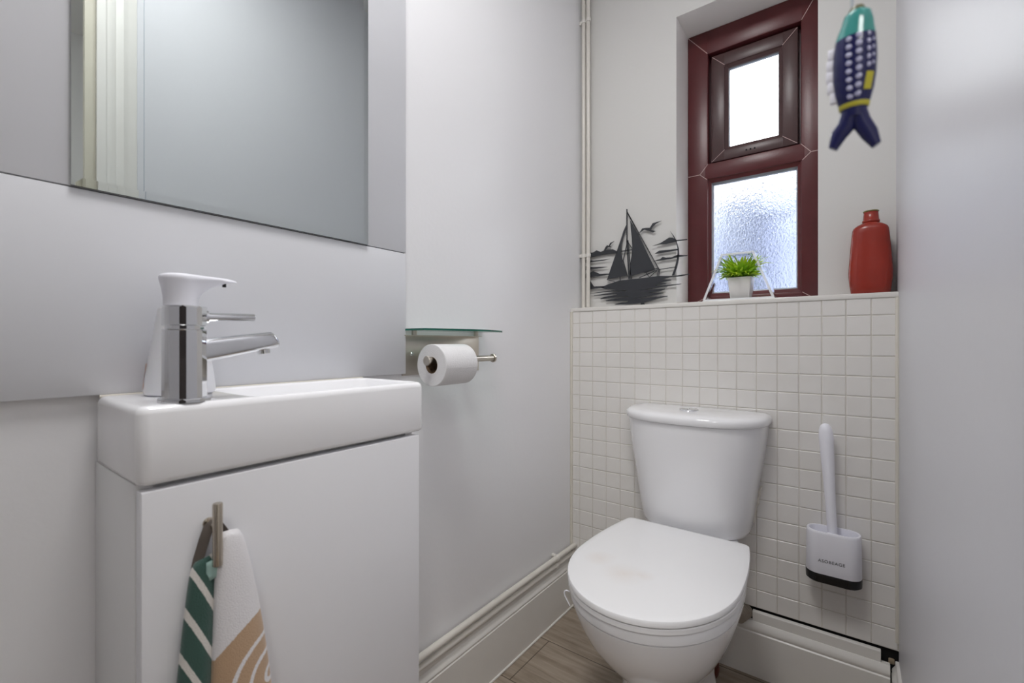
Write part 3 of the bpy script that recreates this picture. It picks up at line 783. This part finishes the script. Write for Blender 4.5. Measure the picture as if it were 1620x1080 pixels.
lathe(bm, [(.0245, 0), (.0255, .002), (.0245, .0040), (.0215, .0042), (.0205, .0022), (.0200, .0022)], BC, n=36)
obj('flush_ring', bm, M['chrome'], cis)
for s in (-1, 1):
    bm = new_bm()
    pts = [(s*(.0012+ (.0188)*max(0, math.cos(t))), .0188*math.sin(t)) for t in (math.radians(-88+176*k/16) for k in range(17))]
    loft(bm, [[(BC[0]+x, BC[1]+y, BC[2]+h) for x, y in pts] for h in (.0005, .0036)] + [[(BC[0]+x*.9, BC[1]+y*.9, BC[2]+.0042) for x, y in pts]])
    obj('flush_button', bm, M['chrome'], cis)
# old sealant where the cistern meets the tiles, right side
bm = new_bm()
def ysil(z):
    pts = [(.3905, .128), (.405, .1385), (.45, .149), (.52, .163), (.60, .176), (.66, .184)]
    for (z0, a), (z1, b) in zip(pts, pts[1:]):
        if z0 <= z <= z1: return CCX+a+(b-a)*(z-z0)/(z1-z0)
    return CCX+.184
zz = [.405+.006*k for k in range(20)]
tube(bm, [(ysil(z)+.0035+random.uniform(-.0015, .0018), D-.0025, z) for z in zz], [.0035+random.uniform(-.0012, .0025) for _ in zz], 8)
obj('sealant_bead', bm, M['caulk'], toilet)['label'] = 'rough grey bead of old sealant'
# wire of a rim freshener hooked over the bowl
bm = new_bm()
hk = Vector((-.5105, .866, .366)); pts = []
for k in range(13):
    t = math.radians(200-200*k/12); pts.append(hk+Vector((-.004, -.001, .008))+Vector((.0045*math.cos(t)*1.0, .006*math.cos(t)*.4, .007*math.sin(t))))
pts = [hk+Vector((.011, .006, .014))]+pts[::-1]+[hk+Vector((-.004, .000, -.004)), hk+Vector((.004, .002, -.026)), hk+Vector((.0105, .003, -.046))]
hk = Vector((-.4990, .868, .364)); pts = [hk+Vector((.006, .003, .008)), hk+Vector((.000, .001, .010)), hk+Vector((-.0045, .000, .008)), hk+Vector((-.0055, -.001, .004)), hk+Vector((-.004, -.001, -.002)), hk+Vector((.001, .001, -.012)), hk+Vector((.006, .003, -.022))]
tube(bm, pts, .0014, 8)
tag(obj('rim_hanger', bm, M['white_plastic2']), 'thin white hanger loop hooked under the left side of the toilet seat', 'hanger')

# clay soil pipe behind the pan foot, corrugated hose through the skirting
bm = new_bm(); sp = (-.352, 1.342, .0)
lathe(bm, [(.042, .001), (.058, .001), (.060, .012), (.058, .024), (.050, .026), (.047, .026), (.045, .06), (.050, .12), (.046, .17)], sp, n=28)
tag(obj('soil_pipe', bm, M['clay']), 'reddish brown clay soil pipe low behind the toilet pan', 'pipe')
bm = new_bm(); pr = []
for k in range(13):
    pr += [(.0165 if k % 2 else .0200, .0035*k), (.0165 if k % 2 else .0200, .0035*k+.0022)]
lathe(bm, pr, (-.2400, D+.006, .1600), axis=(-.30, -1, .0), n=28)
tag(obj('waste_hose', bm, M['hose']), 'grey ribbed hose through the gap at the end of the back skirting', 'hose')

# ------------------------------------------------------------------ toilet brush in its wall holder
HX, HYc, HZ0, HZ1 = -.0370, 1.3865, .3220, .4480
hol = thing('brush_holder', 'white wall-mounted toilet brush holder with a black base', 'brush holder', (HX, D, HZ0))
def oval(hx, hy, z, n=14, r=.95):
    return [(HX+x, HYc+y, z) for x, y in rrect(hx, hy, hy*r, n)]
bm = new_bm()
zt = HZ1
body = [oval(.0560, .0290, HZ0+.021), oval(.0570, .0300, HZ0+.023), oval(.0560, .0300, zt-.006), oval(.0556, .0298, zt-.002), oval(.0545, .0288, zt)]
vr = loft(bm, body, True, False)
# rim with two wells either side of the brush neck
ri = [[oval(.0510, .0253, zt), oval(.0500, .0243, zt-.003), oval(.0490, .0235, zt-.03), oval(.048, .023, zt-.05)]]
prev = vr[-1]
for ring in ri[0]:
    cur = [bm.verts.new(p) for p in ring]
    for j in range(len(cur)):
        k = (j+1) % len(cur); bm.faces.new((prev[j], prev[k], cur[k], cur[j]))
    prev = cur
bm.faces.new(prev)
hb = obj('holder_body', bm, M['white_plastic2'], hol, smooth=40)
bm = new_bm(); loft(bm, [oval(.0540, .0275, HZ0), oval(.0575, .0300, HZ0+.003), oval(.0580, .0308, HZ0+.019), oval(.0570, .0300, HZ0+.0225)])
obj('holder_base', bm, M['black_plastic'], hol, smooth=40)
bm = new_bm(); box(bm, (HX-.03, HYc+.027, HZ0+.03), (HX+.03, D-.0005, HZ0+.11), bev=.001); obj('wall_plate', bm, M['white_plastic2'], hol)
cu = bpy.data.curves.new('lettering', 'FONT'); cu.body = 'ASOBEAGE'; cu.size = .0102; cu.extrude = .0003; cu.align_x = 'CENTER'; cu.space_character = 1.12
tmp = bpy.data.objects.new('lettering', cu); C.objects.link(tmp)
me = bpy.data.meshes.new_from_object(tmp.evaluated_get(bpy.context.evaluated_depsgraph_get()))
bpy.data.objects.remove(tmp)
me.materials.clear(); me.materials.append(M['ink'])
me.transform(Matrix.Translation((HX-.0030, HYc-.0302, .3745)) @ Matrix.Rotation(PI/2, 4, 'X'))
lt = bpy.data.objects.new('lettering', me); C.objects.link(lt); lt.parent = hb
brush = thing('toilet_brush', 'white toilet brush with a long upright handle standing in the wall holder', 'toilet brush', (HX, HYc, .40))
bm = new_bm()
a = Vector((-.0385, HYc-.001, .437)); b = Vector((-.0535, HYc+.001, .7125)); ax = (b-a); Lh = ax.length
lathe(bm, [(.0095, -.006), (.0105, 0), (.0108, Lh*.25), (.0118, Lh*.45), (.0135, Lh*.62), (.0150, Lh*.78), (.0155, Lh*.88), (.0145, Lh*.94), (.0115, Lh*.975), (.0070, Lh*.993), (.0022, Lh)], a, axis=ax, n=28)
obj('brush_handle', bm, M['white_plastic2'], brush, smooth=60)
bm = new_bm()
box(bm, (HX-.0125, HYc-.0230, .430), (HX+.0095, HYc+.0230, .4435), bev=.004)
obj('brush_collar', bm, M['white_plastic2'], brush)
bm = new_bm(); loft(bm, [[(HX-.002+x, HYc+y, z) for x, y in rrect(h, .006, .005, 4)] for z, h in ((.402, .012), (.405, .014), (.431, .010))]); obj('brush_head', bm, M['white_plastic2'], brush)

# ------------------------------------------------------------------ things on the ledge
ART = {
 'boat': [
  [(-721.4,1111.4),(-693.4,1121.8),(-649.4,1131.9),(-611.0,1132.8),(-561.5,1133.8),(-506.1,1135.6),(-460.5,1131.6),(-413.6,1134.5),(-412.9,1132.2),(-438.3,1128.5),(-475.5,1127.9),(-504.2,1123.5),(-469.8,1119.8),(-471.7,1117.7),(-513.9,1113.1),(-485.0,1108.9),(-488.8,1106.9),(-519.7,1106.1),(-521.7,1103.2),(-438.3,1104.8),(-440.1,1103.1),(-486.9,1099.4),(-537.5,1096.2),(-575.8,1093.3),(-489.9,1092.4),(-490.7,1089.8),(-510.0,1084.5),(-547.4,1082.0),(-495.3,1080.1),(-496.4,1077.5),(-537.5,1071.9),(-603.0,1066.0),(-482.3,1068.5),(-483.1,1066.3),(-513.9,1060.8),(-537.5,1055.1),(-553.4,1052.1),(-561.5,1049.4),(-556.7,1041.6),(-561.5,1032.8),(-570.4,1033.2),(-572.9,1049.2),(-594.3,1047.5),(-662.4,1048.1),(-669.0,1050.1),(-653.7,1053.4),(-618.6,1056.8),(-618.6,1059.2),(-697.9,1062.3),(-701.5,1065.0),(-684.5,1068.6),(-653.7,1071.0),(-618.6,1073.7),(-618.6,1075.8),(-720.5,1070.7),(-722.8,1072.9),(-706.9,1078.3),(-658.5,1083.1),(-660.3,1085.3),(-745.8,1084.0),(-747.2,1085.8),(-706.9,1089.5),(-662.4,1092.4),(-625.8,1094.8),(-627.9,1097.0),(-761.3,1093.4),(-761.3,1095.1),(-706.9,1097.8),(-669.0,1099.8),(-669.0,1101.9),(-702.4,1105.9)],
  [(-609.7,1334.7),(-594.3,1305.1),(-581.9,1284.1),(-523.6,1160.0),(-561.5,1151.9),(-608.9,1143.4),(-613.1,1145.0),(-611.0,1179.0),(-604.7,1214.4),(-602.6,1246.2),(-604.7,1278.6),(-608.1,1307.2)],
  [(-622.8,1324.7),(-623.7,1309.5),(-634.3,1282.7),(-640.8,1255.2),(-642.5,1226.9),(-636.5,1193.7),(-620.7,1146.5),(-662.4,1142.4),(-695.6,1139.4),(-684.5,1169.9),(-664.6,1221.3),(-645.1,1272.0),(-634.3,1303.0)],
  [(-623.9,1376.2),(-623.9,1265.1),(-620.1,1264.6),(-620.1,1375.5)],
  [(-624.3,1269.1),(-616.7,1134.3),(-612.1,1134.2),(-619.7,1268.7)],
  [(-619.6,1268.5),(-608.3,1133.6),(-605.3,1133.6),(-616.7,1268.3)],
  [(-622.0,1365.1),(-511.2,1155.9),(-508.8,1156.9),(-619.4,1366.0)],
  [(-620.8,1361.0),(-578.7,1280.4),(-576.9,1281.1),(-618.9,1361.7)],
  [(-622.0,1263.1),(-636.9,1200.1),(-634.4,1199.3),(-619.5,1262.2)],
  [(-621.4,1264.1),(-604.9,1237.9),(-602.8,1238.9),(-619.2,1265.1)],
  [(-645.7,1231.0),(-603.2,1232.3),(-603.7,1235.5),(-646.2,1234.2)],
  [(-636.9,1199.5),(-620.7,1143.3),(-618.2,1143.8),(-634.4,1199.9)],
  [(-648.5,1148.0),(-647.2,1127.6),(-644.6,1127.5),(-645.9,1148.0)],
  [(-697.3,1138.5),(-658.4,1124.7),(-657.8,1126.6),(-696.7,1140.5)],
  [(-578.1,1134.1),(-512.6,1156.4),(-513.6,1158.6),(-579.1,1136.4)],
  [(-556.3,1152.0),(-543.4,1133.2),(-541.8,1134.2),(-554.6,1153.0)],
  [(-561.0,1150.3),(-511.5,1160.5),(-512.4,1163.5),(-562.0,1153.4)],
  [(-543.6,1133.0),(-516.4,1153.2),(-517.6,1154.8),(-544.9,1134.7)],
  [(-513.1,1155.8),(-518.1,1134.2),(-515.8,1133.5),(-510.8,1155.1)],
  [(-508.8,1156.5),(-513.1,1133.7),(-510.8,1133.1),(-506.5,1155.9)],
  [(-511.7,1155.4),(-454.7,1158.7),(-455.0,1160.9),(-512.1,1157.8)],
 ],
 'gull': [
  [(-578.6,1286.8),(-567.6,1301.1),(-553.4,1300.9),(-541.4,1299.1),(-531.5,1313.2),(-502.2,1316.7),(-521.7,1309.7),(-531.5,1301.5),(-537.5,1291.5),(-521.7,1285.6),(-531.5,1282.0),(-545.4,1289.9),(-561.5,1295.8)],
 ],
 'gull2': [
  [(-708.7,1243.1),(-702.4,1254.8),(-695.6,1261.0),(-688.9,1258.0),(-684.5,1267.0),(-669.0,1271.9),(-680.0,1264.3),(-684.5,1257.5),(-679.2,1251.9),(-693.4,1253.6),(-703.3,1241.6)],
 ],
 'cloud': [
  [(-790.7,1242.2),(-750.5,1241.8),(-736.6,1247.7),(-720.5,1240.3),(-706.9,1243.7),(-686.7,1244.5),(-673.4,1243.7),(-658.1,1234.9),(-659.0,1228.8),(-706.9,1228.3),(-790.7,1223.8)],
  [(-790.7,1220.8),(-748.2,1211.9),(-725.1,1211.5),(-684.5,1211.2),(-706.9,1208.3),(-790.7,1206.6)],
  [(-790.7,1197.1),(-748.2,1188.6),(-693.4,1184.4),(-716.0,1182.1),(-790.7,1180.8)],
  [(-790.7,1162.8),(-762.2,1169.6),(-750.5,1174.0),(-736.6,1168.5),(-725.1,1162.0),(-686.7,1159.7),(-688.9,1155.8),(-790.7,1150.8)],
 ],
 'cloud2': [
  [(-532.7,1237.3),(-506.1,1243.6),(-490.7,1251.2),(-477.4,1257.8),(-466.1,1256.2),(-453.0,1246.8),(-420.1,1245.4),(-419.4,1242.7),(-453.0,1242.3),(-486.9,1238.4),(-510.0,1239.1)],
  [(-525.6,1210.4),(-510.0,1219.0),(-475.5,1217.9),(-449.3,1218.1),(-445.6,1213.5),(-479.3,1211.5),(-510.0,1210.1)],
  [(-532.7,1185.9),(-506.1,1191.5),(-498.4,1197.2),(-486.9,1193.2),(-468.0,1193.0),(-451.2,1198.7),(-419.4,1193.9),(-419.4,1191.3),(-449.3,1190.9),(-471.7,1187.7),(-506.1,1186.1)],
 ],
 'ring': [
  [(-474.7,1279.5),(-462.3,1261.7),(-453.0,1242.3),(-446.7,1218.9),(-445.3,1201.7),(-446.7,1181.2),(-452.3,1157.3),(-461.6,1132.8),(-468.7,1133.4),(-459.3,1158.0),(-453.4,1181.9),(-450.8,1202.4),(-450.8,1219.4),(-455.6,1241.9),(-465.0,1261.0)],
  [(-776.4,1174.3),(-769.3,1152.3),(-759.9,1136.7),(-747.2,1118.3),(-706.9,1117.0),(-706.9,1111.2),(-776.4,1109.4),(-776.4,1115.4),(-762.2,1117.7),(-771.7,1133.4),(-781.2,1157.6)],
 ],
}

art = thing('boat_wall_art', 'black cut-out metal silhouette of a sailing boat with gulls, leaning on the ledge', 'wall art', (-.60, 1.494, LEDGE))
PARTS = [(k, p) for k, ps in ART.items() for p in ([ps] if k == 'boat' else [[q] for q in ps])]
for key, polys in PARTS:
    bm = new_bm()
    for poly in polys:
        f = bm.faces.new([bm.verts.new((x/1000, 1.4950, z/1000)) for x, z in poly])
        g = bmesh.ops.extrude_face_region(bm, geom=[f])
        bmesh.ops.translate(bm, vec=(0, .0022, 0), verts=[v for v in g['geom'] if isinstance(v, bmesh.types.BMVert)])
    bmesh.ops.triangulate(bm, faces=[f for f in bm.faces if len(f.verts) > 4])
    obj({'boat': 'boat', 'gull': 'gull', 'gull2': 'gull', 'cloud': 'cloud', 'cloud2': 'cloud', 'ring': 'ring_arc'}[key], bm, M['black_metal'], art, smooth=None)

# clear acrylic trapezoid with the grass pot
AX0, AX1, AT0, AT1, AY0, AY1 = -.3590, -.1690, -.3065, -.2215, 1.4330, 1.4980; AZ = LEDGE; AH = .1365
acr = thing('acrylic_stand', 'clear acrylic trapezoid stand around the potted grass on the ledge', 'stand', ((AX0+AX1)/2, 1.47, AZ))
t = .0058
def slab(bm, q, mi=0):
    """q: four (x, z) corners of a slab in the x-z plane, from AY0 to AY1"""
    r0 = [(x, AY0, z) for x, z in q]; r1 = [(x, AY1, z) for x, z in q]
    loft(bm, [r0, r1])
    bm.normal_update()
zb = AZ+.0005
for nm, q in (('base_plate', [(AX0, zb), (AX1, zb), (AX1-t*.5, zb+t), (AX0+t*.5, zb+t)]), ('side_pane', [(AX0+t*.3, zb+t), (AX0+t*1.5, zb+t), (AT0+t, zb+AH), (AT0, zb+AH)]),
              ('side_pane', [(AX1-t*1.5, zb+t), (AX1-t*.3, zb+t), (AT1, zb+AH), (AT1-t, zb+AH)]), ('top_plate', [(AT0+t, zb+AH-t), (AT1-t, zb+AH-t), (AT1-t, zb+AH), (AT0+t, zb+AH)])):
    bm = new_bm(); slab(bm, q)
    bmesh.ops.recalc_face_normals(bm, faces=bm.faces[:])
    for f in bm.faces: f.material_index = 1 if f.normal.y < -.5 else 0
    obj(nm, bm, [M['acrylic'], M['acrylic_edge']], acr, smooth=None)
plant = thing('potted_grass', 'small white square pot of bright green artificial grass inside the acrylic stand', 'plant', (-.262, 1.468, AZ+t))
PCX, PCY, PZ = -.2600, 1.4690, zb+t+.0004
bm = new_bm()
def sq(h, r, z): return [(PCX+x, PCY+y, PZ+z) for x, y in rrect(h, h, r, 4)]
loft(bm, [sq(.0235, .003, 0), sq(.0250, .0035, .0015), sq(.0312, .0035, .059), sq(.0312, .0035, .0600), sq(.0298, .003, .0602), sq(.0292, .003, .0560)], True, True)
obj('pot', bm, M['pot'], plant, smooth=40)
bm = new_bm(); lathe(bm, [(.027, 0), (.022, .008), (.008, .012)], (PCX, PCY, PZ+.0555), n=16); obj('foam', bm, M['soil'], plant)
bm = new_bm(); ly = bm.verts.layers.float.new('tip')
rnd = random.Random(11)
for k in range(290):
    t_ = rnd.uniform(0, 2*PI); rad = rnd.random()**.6; elev = math.radians(rnd.uniform(22, 90)*(1-.42*rad)+6)
    L = rnd.uniform(.036, .052)*(1.62 if elev > 1.0 else 1.3 if elev > .75 else 1.0); w = rnd.uniform(.0034, .0056)
    base = Vector((PCX+.020*rad*math.cos(t_), PCY+.020*rad*math.sin(t_), PZ+.060))
    out = Vector((math.cos(t_+rnd.uniform(-.5, .5)), math.sin(t_+rnd.uniform(-.5, .5)), 0)); sd = Vector((-out.y, out.x, 0))
    droop = rnd.uniform(.0, .7); prev = None; bright = rnd.uniform(-.25, .2)
    for s in range(6):
        f = s/5; ang = elev-droop*f*f
        p = base+out*(L*f*math.cos(ang))+Vector((0, 0, L*f*math.sin(ang)+.002))
        if p.z < PZ+.0615: p.z = PZ+.0615
        if p.y > 1.503: p.y = 1.503
        ww = w*(1-(abs(f-.4)/.6)**2*(1 if f > .4 else .35)) if f < 1 else .0002
        cr = [bm.verts.new(p-sd*ww), bm.verts.new(p-Vector((0, 0, ww*.5))), bm.verts.new(p+sd*ww)]
        for v in cr: v[ly] = max(0, min(1, f*.75+.12+bright+.3*max(0, elev-.8)))
        if prev:
            for j in range(2): bm.faces.new((prev[j], prev[j+1], cr[j+1], cr[j]))
        prev = cr
obj('grass', bm, M['leaf'], plant, smooth=80)

# red bottle vase
VX, VY = .0372, 1.4640
vase = thing('red_bottle_vase', 'red glazed ceramic bottle vase at the right end of the ledge', 'vase', (VX, VY, LEDGE))
def vr_(hx, hy, h, n=2.6, N=56):
    out = []
    for k in range(N):
        t = 2*PI*k/N; c, s = math.cos(t), math.sin(t)
        out.append((VX+hx*math.copysign(abs(c)**(2/n), c), VY+hy*math.copysign(abs(s)**(2/n), s), LEDGE+h))
    return out
bm = new_bm()
loft(bm, [vr_(.0375, .026, 0), vr_(.0395, .028, .002), vr_(.0425, .0305, .022), vr_(.0448, .0325, .045), vr_(.0450, .0328, .056), vr_(.0440, .032, .072), vr_(.0410, .030, .115), vr_(.0382, .028, .150), vr_(.0368, .027, .163), vr_(.0345, .0255, .1685), vr_(.0275, .0225, .1745, 2.3), vr_(.0190, .0170, .1790, 2.1), vr_(.0160, .0155, .1810, 2), vr_(.0155, .0150, .183, 2)])
obj('vase_body', bm, M['redglaze'], vase, smooth=50)
bm = new_bm()
lathe(bm, [(.0155, .1795), (.0175, .1808), (.0182, .1835), (.0176, .1865), (.0166, .1872), (.0150, .2035), (.0148, .2075)], (VX+.0015, VY, LEDGE), n=28)
nk = obj('vase_neck', bm, M['redglaze'], vase, smooth=50)
bm = new_bm(); lathe(bm, [(.0148, .2070), (.0162, .2080), (.0164, .2096), (.0154, .2104), (.0110, .2100), (.0105, .2030)], (VX+.0015, VY, LEDGE), n=28)
obj('vase_rim', bm, M['olive'], nk)['label'] = 'olive green glazed lip'

# ------------------------------------------------------------------ ceramic fish on the light-pull cord
FX, FYY, FB, FT = .0012, .400, EYE+.1373, EYE+.2335
fish = thing('fish_light_pull', 'blue and teal ceramic fish hanging on a light-pull cord near the camera', 'light pull', (FX, FYY, FB))
bm = new_bm(); tube(bm, [(FX-.001, FYY, FT-.003), (FX-.0012, FYY, 1.6), (FX-.0012, FYY, CEIL-.03)], .0010, 8)
obj('cord', bm, M['cord'], fish)
bm = new_bm(); lathe(bm, [(.016, 0), (.030, .008), (.032, .03)], (FX-.0012, FYY, CEIL-.03), n=24); obj('pull_switch', bm, M['white_plastic'], fish)
# body seen nearly flat-on: width across x, thickness across y
FR = Matrix.Rotation(math.radians(5), 4, 'Y')
def fsec(hw, th, h, dx=0, N=36):
    return [(FX+dx+hw*math.cos(2*PI*k/N), FYY+th*math.sin(2*PI*k/N), FB+h) for k in range(N)]
H = FT-FB
prof = [(.0055, .0050, H-.0022), (.0078, .006, H-.004), (.0092, .0065, H-.010), (.0104, .0072, H-.015), (.0116, .0080, H-.0205)]
bm = new_bm(); loft(bm, [fsec(a_, b_, c_, dx) for (a_, b_, c_), dx in zip(prof, (.0020, .0020, .0018, .0010, .0006))]); obj('head', bm, M['teal'], fish, smooth=60)
bm = new_bm(); loft(bm, [fsec(.0035, .0035, H-.003, .0014), fsec(.0050, .0042, H-.0012, .0016), fsec(.0040, .0035, H+.0012, .0018), fsec(.001, .001, H+.002, .0018)]); obj('bead', bm, M['brass'], fish)
bm = new_bm()
bp = [(.0116, .0080, H-.0205, .0006), (.0124, .0086, H-.028, .0004), (.0127, .0088, H-.036, .0003), (.0124, .0085, H-.048, .0001), (.0112, .0078, H-.0575, 0), (.0092, .0066, H-.0655, 0), (.0079, .0058, H-.0695, 0), (.0075, .0054, H-.0715, 0), (.0080, .0052, H-.0755, 0)]
loft(bm, [fsec(a_, b_, c_, dx) for a_, b_, c_, dx in bp]); bd = obj('body', bm, M['navy'], fish, smooth=60)
bm = new_bm(); loft(bm, [fsec(.0091, .0066, H-.0664), fsec(.0090, .0066, H-.0674), fsec(.0086, .0063, H-.0690), fsec(.0083, .0060, H-.0696)]); obj('yellow_band', bm, M['yellow'], fish, smooth=60)
def surf(x, h):
    """front (camera side) of the body at offset x, height h below the top"""
    for (a0, t0, z0, d0), (a1, t1, z1, d1) in zip(bp, bp[1:]):
        if z1 <= h <= z0:
            f = (z0-h)/(z0-z1); hw = a0+(a1-a0)*f; th = t0+(t1-t0)*f
            c = max(-.98, min(.98, x/hw)); return FYY-th*math.sqrt(1-c*c)
    return FYY-.005
bm = new_bm()
for cx_, r_, n_, h0 in ((-.0028, .0019, 8, H-.0235), (.0026, .0020, 8, H-.0225), (.0076, .0018, 5, H-.0225), (.0102, .0013, 4, H-.0265)):
    for k in range(n_):
        h = h0-.0056*k*(1 if n_ > 5 else .95)
        if h < H-.0645: continue
        x = cx_*(1 if h > H-.049 else 1-(H-.049-h)*18)
        y = surf(x, h)
        lathe(bm, [(r_*.3, -.00022), (r_*.8, -.00018), (r_, .0001), (r_*.95, .0008)], (FX+x, y, FB+h), axis=(0, 1, 0), n=12)
obj('scales', bm, M['scale'], bd, smooth=60)
bm = new_bm()
vv = []
def fl(u, v):
    h = H-.0485-.0115*v; x = .0070+.0040*u-.0018*v; return Vector((FX+x, surf(x, h)-.0003, FB+h))
grid(bm, fl, 5, 8); obj('side_fin', bm, M['yellow'], bd, smooth=60)
bm = new_bm()
for k in range(5):
    h0_ = H-.0235-.0078*k; xo = (-.0118, -.0125, -.0127, -.0120, -.0104)[k]
    box(bm, (FX+xo-.0034, FYY-.0016, FB+h0_-.0079), (FX+xo+.0030, FYY+.0014, FB+h0_), bev=.0005)
obj('back_fin', bm, M['finwhite'], fish, smooth=60)
for s, tip in ((-1, (-.0122, .0068)), (1, (.0124, .0036))):
    bm = new_bm()
    A = Vector((FX+s*.0026, FYY, FB+H-.0720)); Bv = Vector((FX+s*.0046, FYY, FB+H-.0805)); Cv = Vector((FX+s*.0088, FYY, FB+tip[1]+.0035)); Dv = Vector((FX+tip[0], FYY, FB+tip[1]-.0052))
    rings = []
    for p, w_, th_ in ((A, .0054, .0048), (Bv, .0056, .0042), (Cv, .0052, .0034), (Dv, .0030, .0022)):
        dr_ = Vector((s*.55, 0, -.83)); sd = Vector((.83, 0, s*.55))
        rings.append([p+sd*w_*math.cos(2*PI*k/20)+Vector((0, 1, 0))*th_*math.sin(2*PI*k/20) for k in range(20)])
    loft(bm, rings); obj('tail_fin', bm, M['navy'], fish, smooth=70)

# ------------------------------------------------------------------ outside the window
bm = new_bm(); box(bm, (-9, 1.80, -.4), (9, 14, -.3)); struct(obj('ground_yard', bm, mat('yard_slabs', (120, 120, 120), .9, vary=.2), smooth=None))
nb = mat('neighbour_render', (118, 126, 150), .8, vary=.3, vscale=2)
bm = new_bm()
for k in range(46): box(bm, (-5+.16*k, 6.0, -.3), (-5+.16*k+.15, 6.03, 2.32+.02*math.sin(k*2.3)))
box(bm, (-5, 6.03, .3), (2.36, 6.07, .4)); box(bm, (-5, 6.03, 1.9), (2.36, 6.07, 2.0))
tag(obj('garden_fence', bm, nb, smooth=None), 'blue-grey board fence blurred through the lower half of the obscured pane', 'fence')
hs = thing('neighbour_house', 'pale house front blurred through the upper half of the obscured pane', 'house', (-1.5, 7.2, -.3))
bm = new_bm(); box(bm, (-6, 7.0, -.3), (3, 7.6, 3.60)); obj('house_wall', bm, mat('house_render', (140, 146, 158), .85, vary=.5, vscale=3.5), hs, smooth=None)
bm = new_bm(); tube(bm, [(-1.15, 6.94, 2.66), (-.2, 6.94, 2.70), (2.9, 6.94, 2.74)], .07, 10); obj('rain_gutter', bm, mat('gutter_grey', (84, 92, 110), .6), hs)
bm = new_bm(); box(bm, (-1.17, 5.7, -.3), (-.82, 5.85, 2.75)); box(bm, (-1.22, 5.65, 2.68), (-.77, 5.9, 2.75))
tag(obj('gate_post', bm, mat('post_grey', (44, 50, 64), .8), smooth=None), 'tall grey post blurred behind the upper left of the lower pane', 'post')

# ------------------------------------------------------------------ light
w = bpy.data.worlds.new('overcast_sky'); SC.world = w; w.use_nodes = True
nt = w.node_tree; bg = nt.nodes['Background']
bg.inputs['Color'].default_value = (.94, .972, 1.0, 1)
# overcast sky: the zenith three times as bright as the horizon
tc = nt.nodes.new('ShaderNodeTexCoord'); sp = nt.nodes.new('ShaderNodeSeparateXYZ'); nt.links.new(tc.outputs['Generated'], sp.inputs[0])
nt.links.new(math_node(nt, 'MULTIPLY', math_node(nt, 'ADD', math_node(nt, 'MULTIPLY', math_node(nt, 'MAXIMUM', sp.outputs['Z'], 0.0), 2.0), 1.0), 4.1), bg.inputs['Strength'])
def area(name, loc, rot, sx, sy, power, col=(1, 1, 1), portal=False):
    l = bpy.data.lights.new(name, 'AREA'); l.shape = 'RECTANGLE'; l.size = sx; l.size_y = sy; l.energy = power; l.color = col
    if portal: l.cycles.is_portal = True
    o = bpy.data.objects.new(name, l); C.objects.link(o); o.location = loc; o.rotation_euler = rot
    return o
area('window_portal', ((SX0+SX1)/2, YW+.062, (LZ0+SZ1)/2), (-PI/2, 0, 0), .30, .86, 1, portal=True)
lamp = thing('added_ceiling_lamp', 'added round white fill lamp over the camera, unseen above the picture', 'lamp', (-.36, .30, CEIL-.05))
bm = new_bm(); lathe(bm, [(.26, .05), (.26, .008), (.25, 0), (.235, 0), (.235, .010)], (-.36, .30, CEIL-.05), n=40); obj('added_lamp_base', bm, M['white_plastic'], lamp)
a = area('room_fill', (-.36, .30, CEIL-.046), (0, 0, 0),   .45, .45, 11, (1, .99, .985))  # fill light under the added lamp, balanced for the room's overall brightness
a.data.shape = 'DISK'
h = area('hall_fill', (.60, -.95, CEIL-.02), (0, 0, 0), .5, .5, 16, (1, .985, .97))  # added unseen fill through the doorway, brightens the toilet and lower left wall

# ------------------------------------------------------------------ camera
cam = bpy.data.cameras.new('camera'); co = bpy.data.objects.new('camera', cam); C.objects.link(co)
cam.lens = 16; cam.sensor_width = 36; cam.sensor_fit = 'HORIZONTAL'; cam.shift_y = 2/1620
co.location = (0, 0, EYE); co.rotation_euler = (PI/2, 0, math.radians(36.75))
cam.clip_start = .01
cam.dof.use_dof = True; cam.dof.focus_distance = 1.2; cam.dof.aperture_fstop = 5.0
SC.camera = co
SC.view_settings.view_transform = 'Standard'; SC.view_settings.look = 'None'
SC.view_settings.exposure = 0.33; SC.view_settings.gamma = 1; SC.view_settings.use_curve_mapping = False
SC.cycles.max_bounces = 16; SC.cycles.diffuse_bounces = 12; SC.cycles.glossy_bounces = 6; SC.cycles.transmission_bounces = 8; SC.cycles.transparent_max_bounces = 16
SC.cycles.caustics_refractive = True; SC.cycles.sample_clamp_indirect = 40
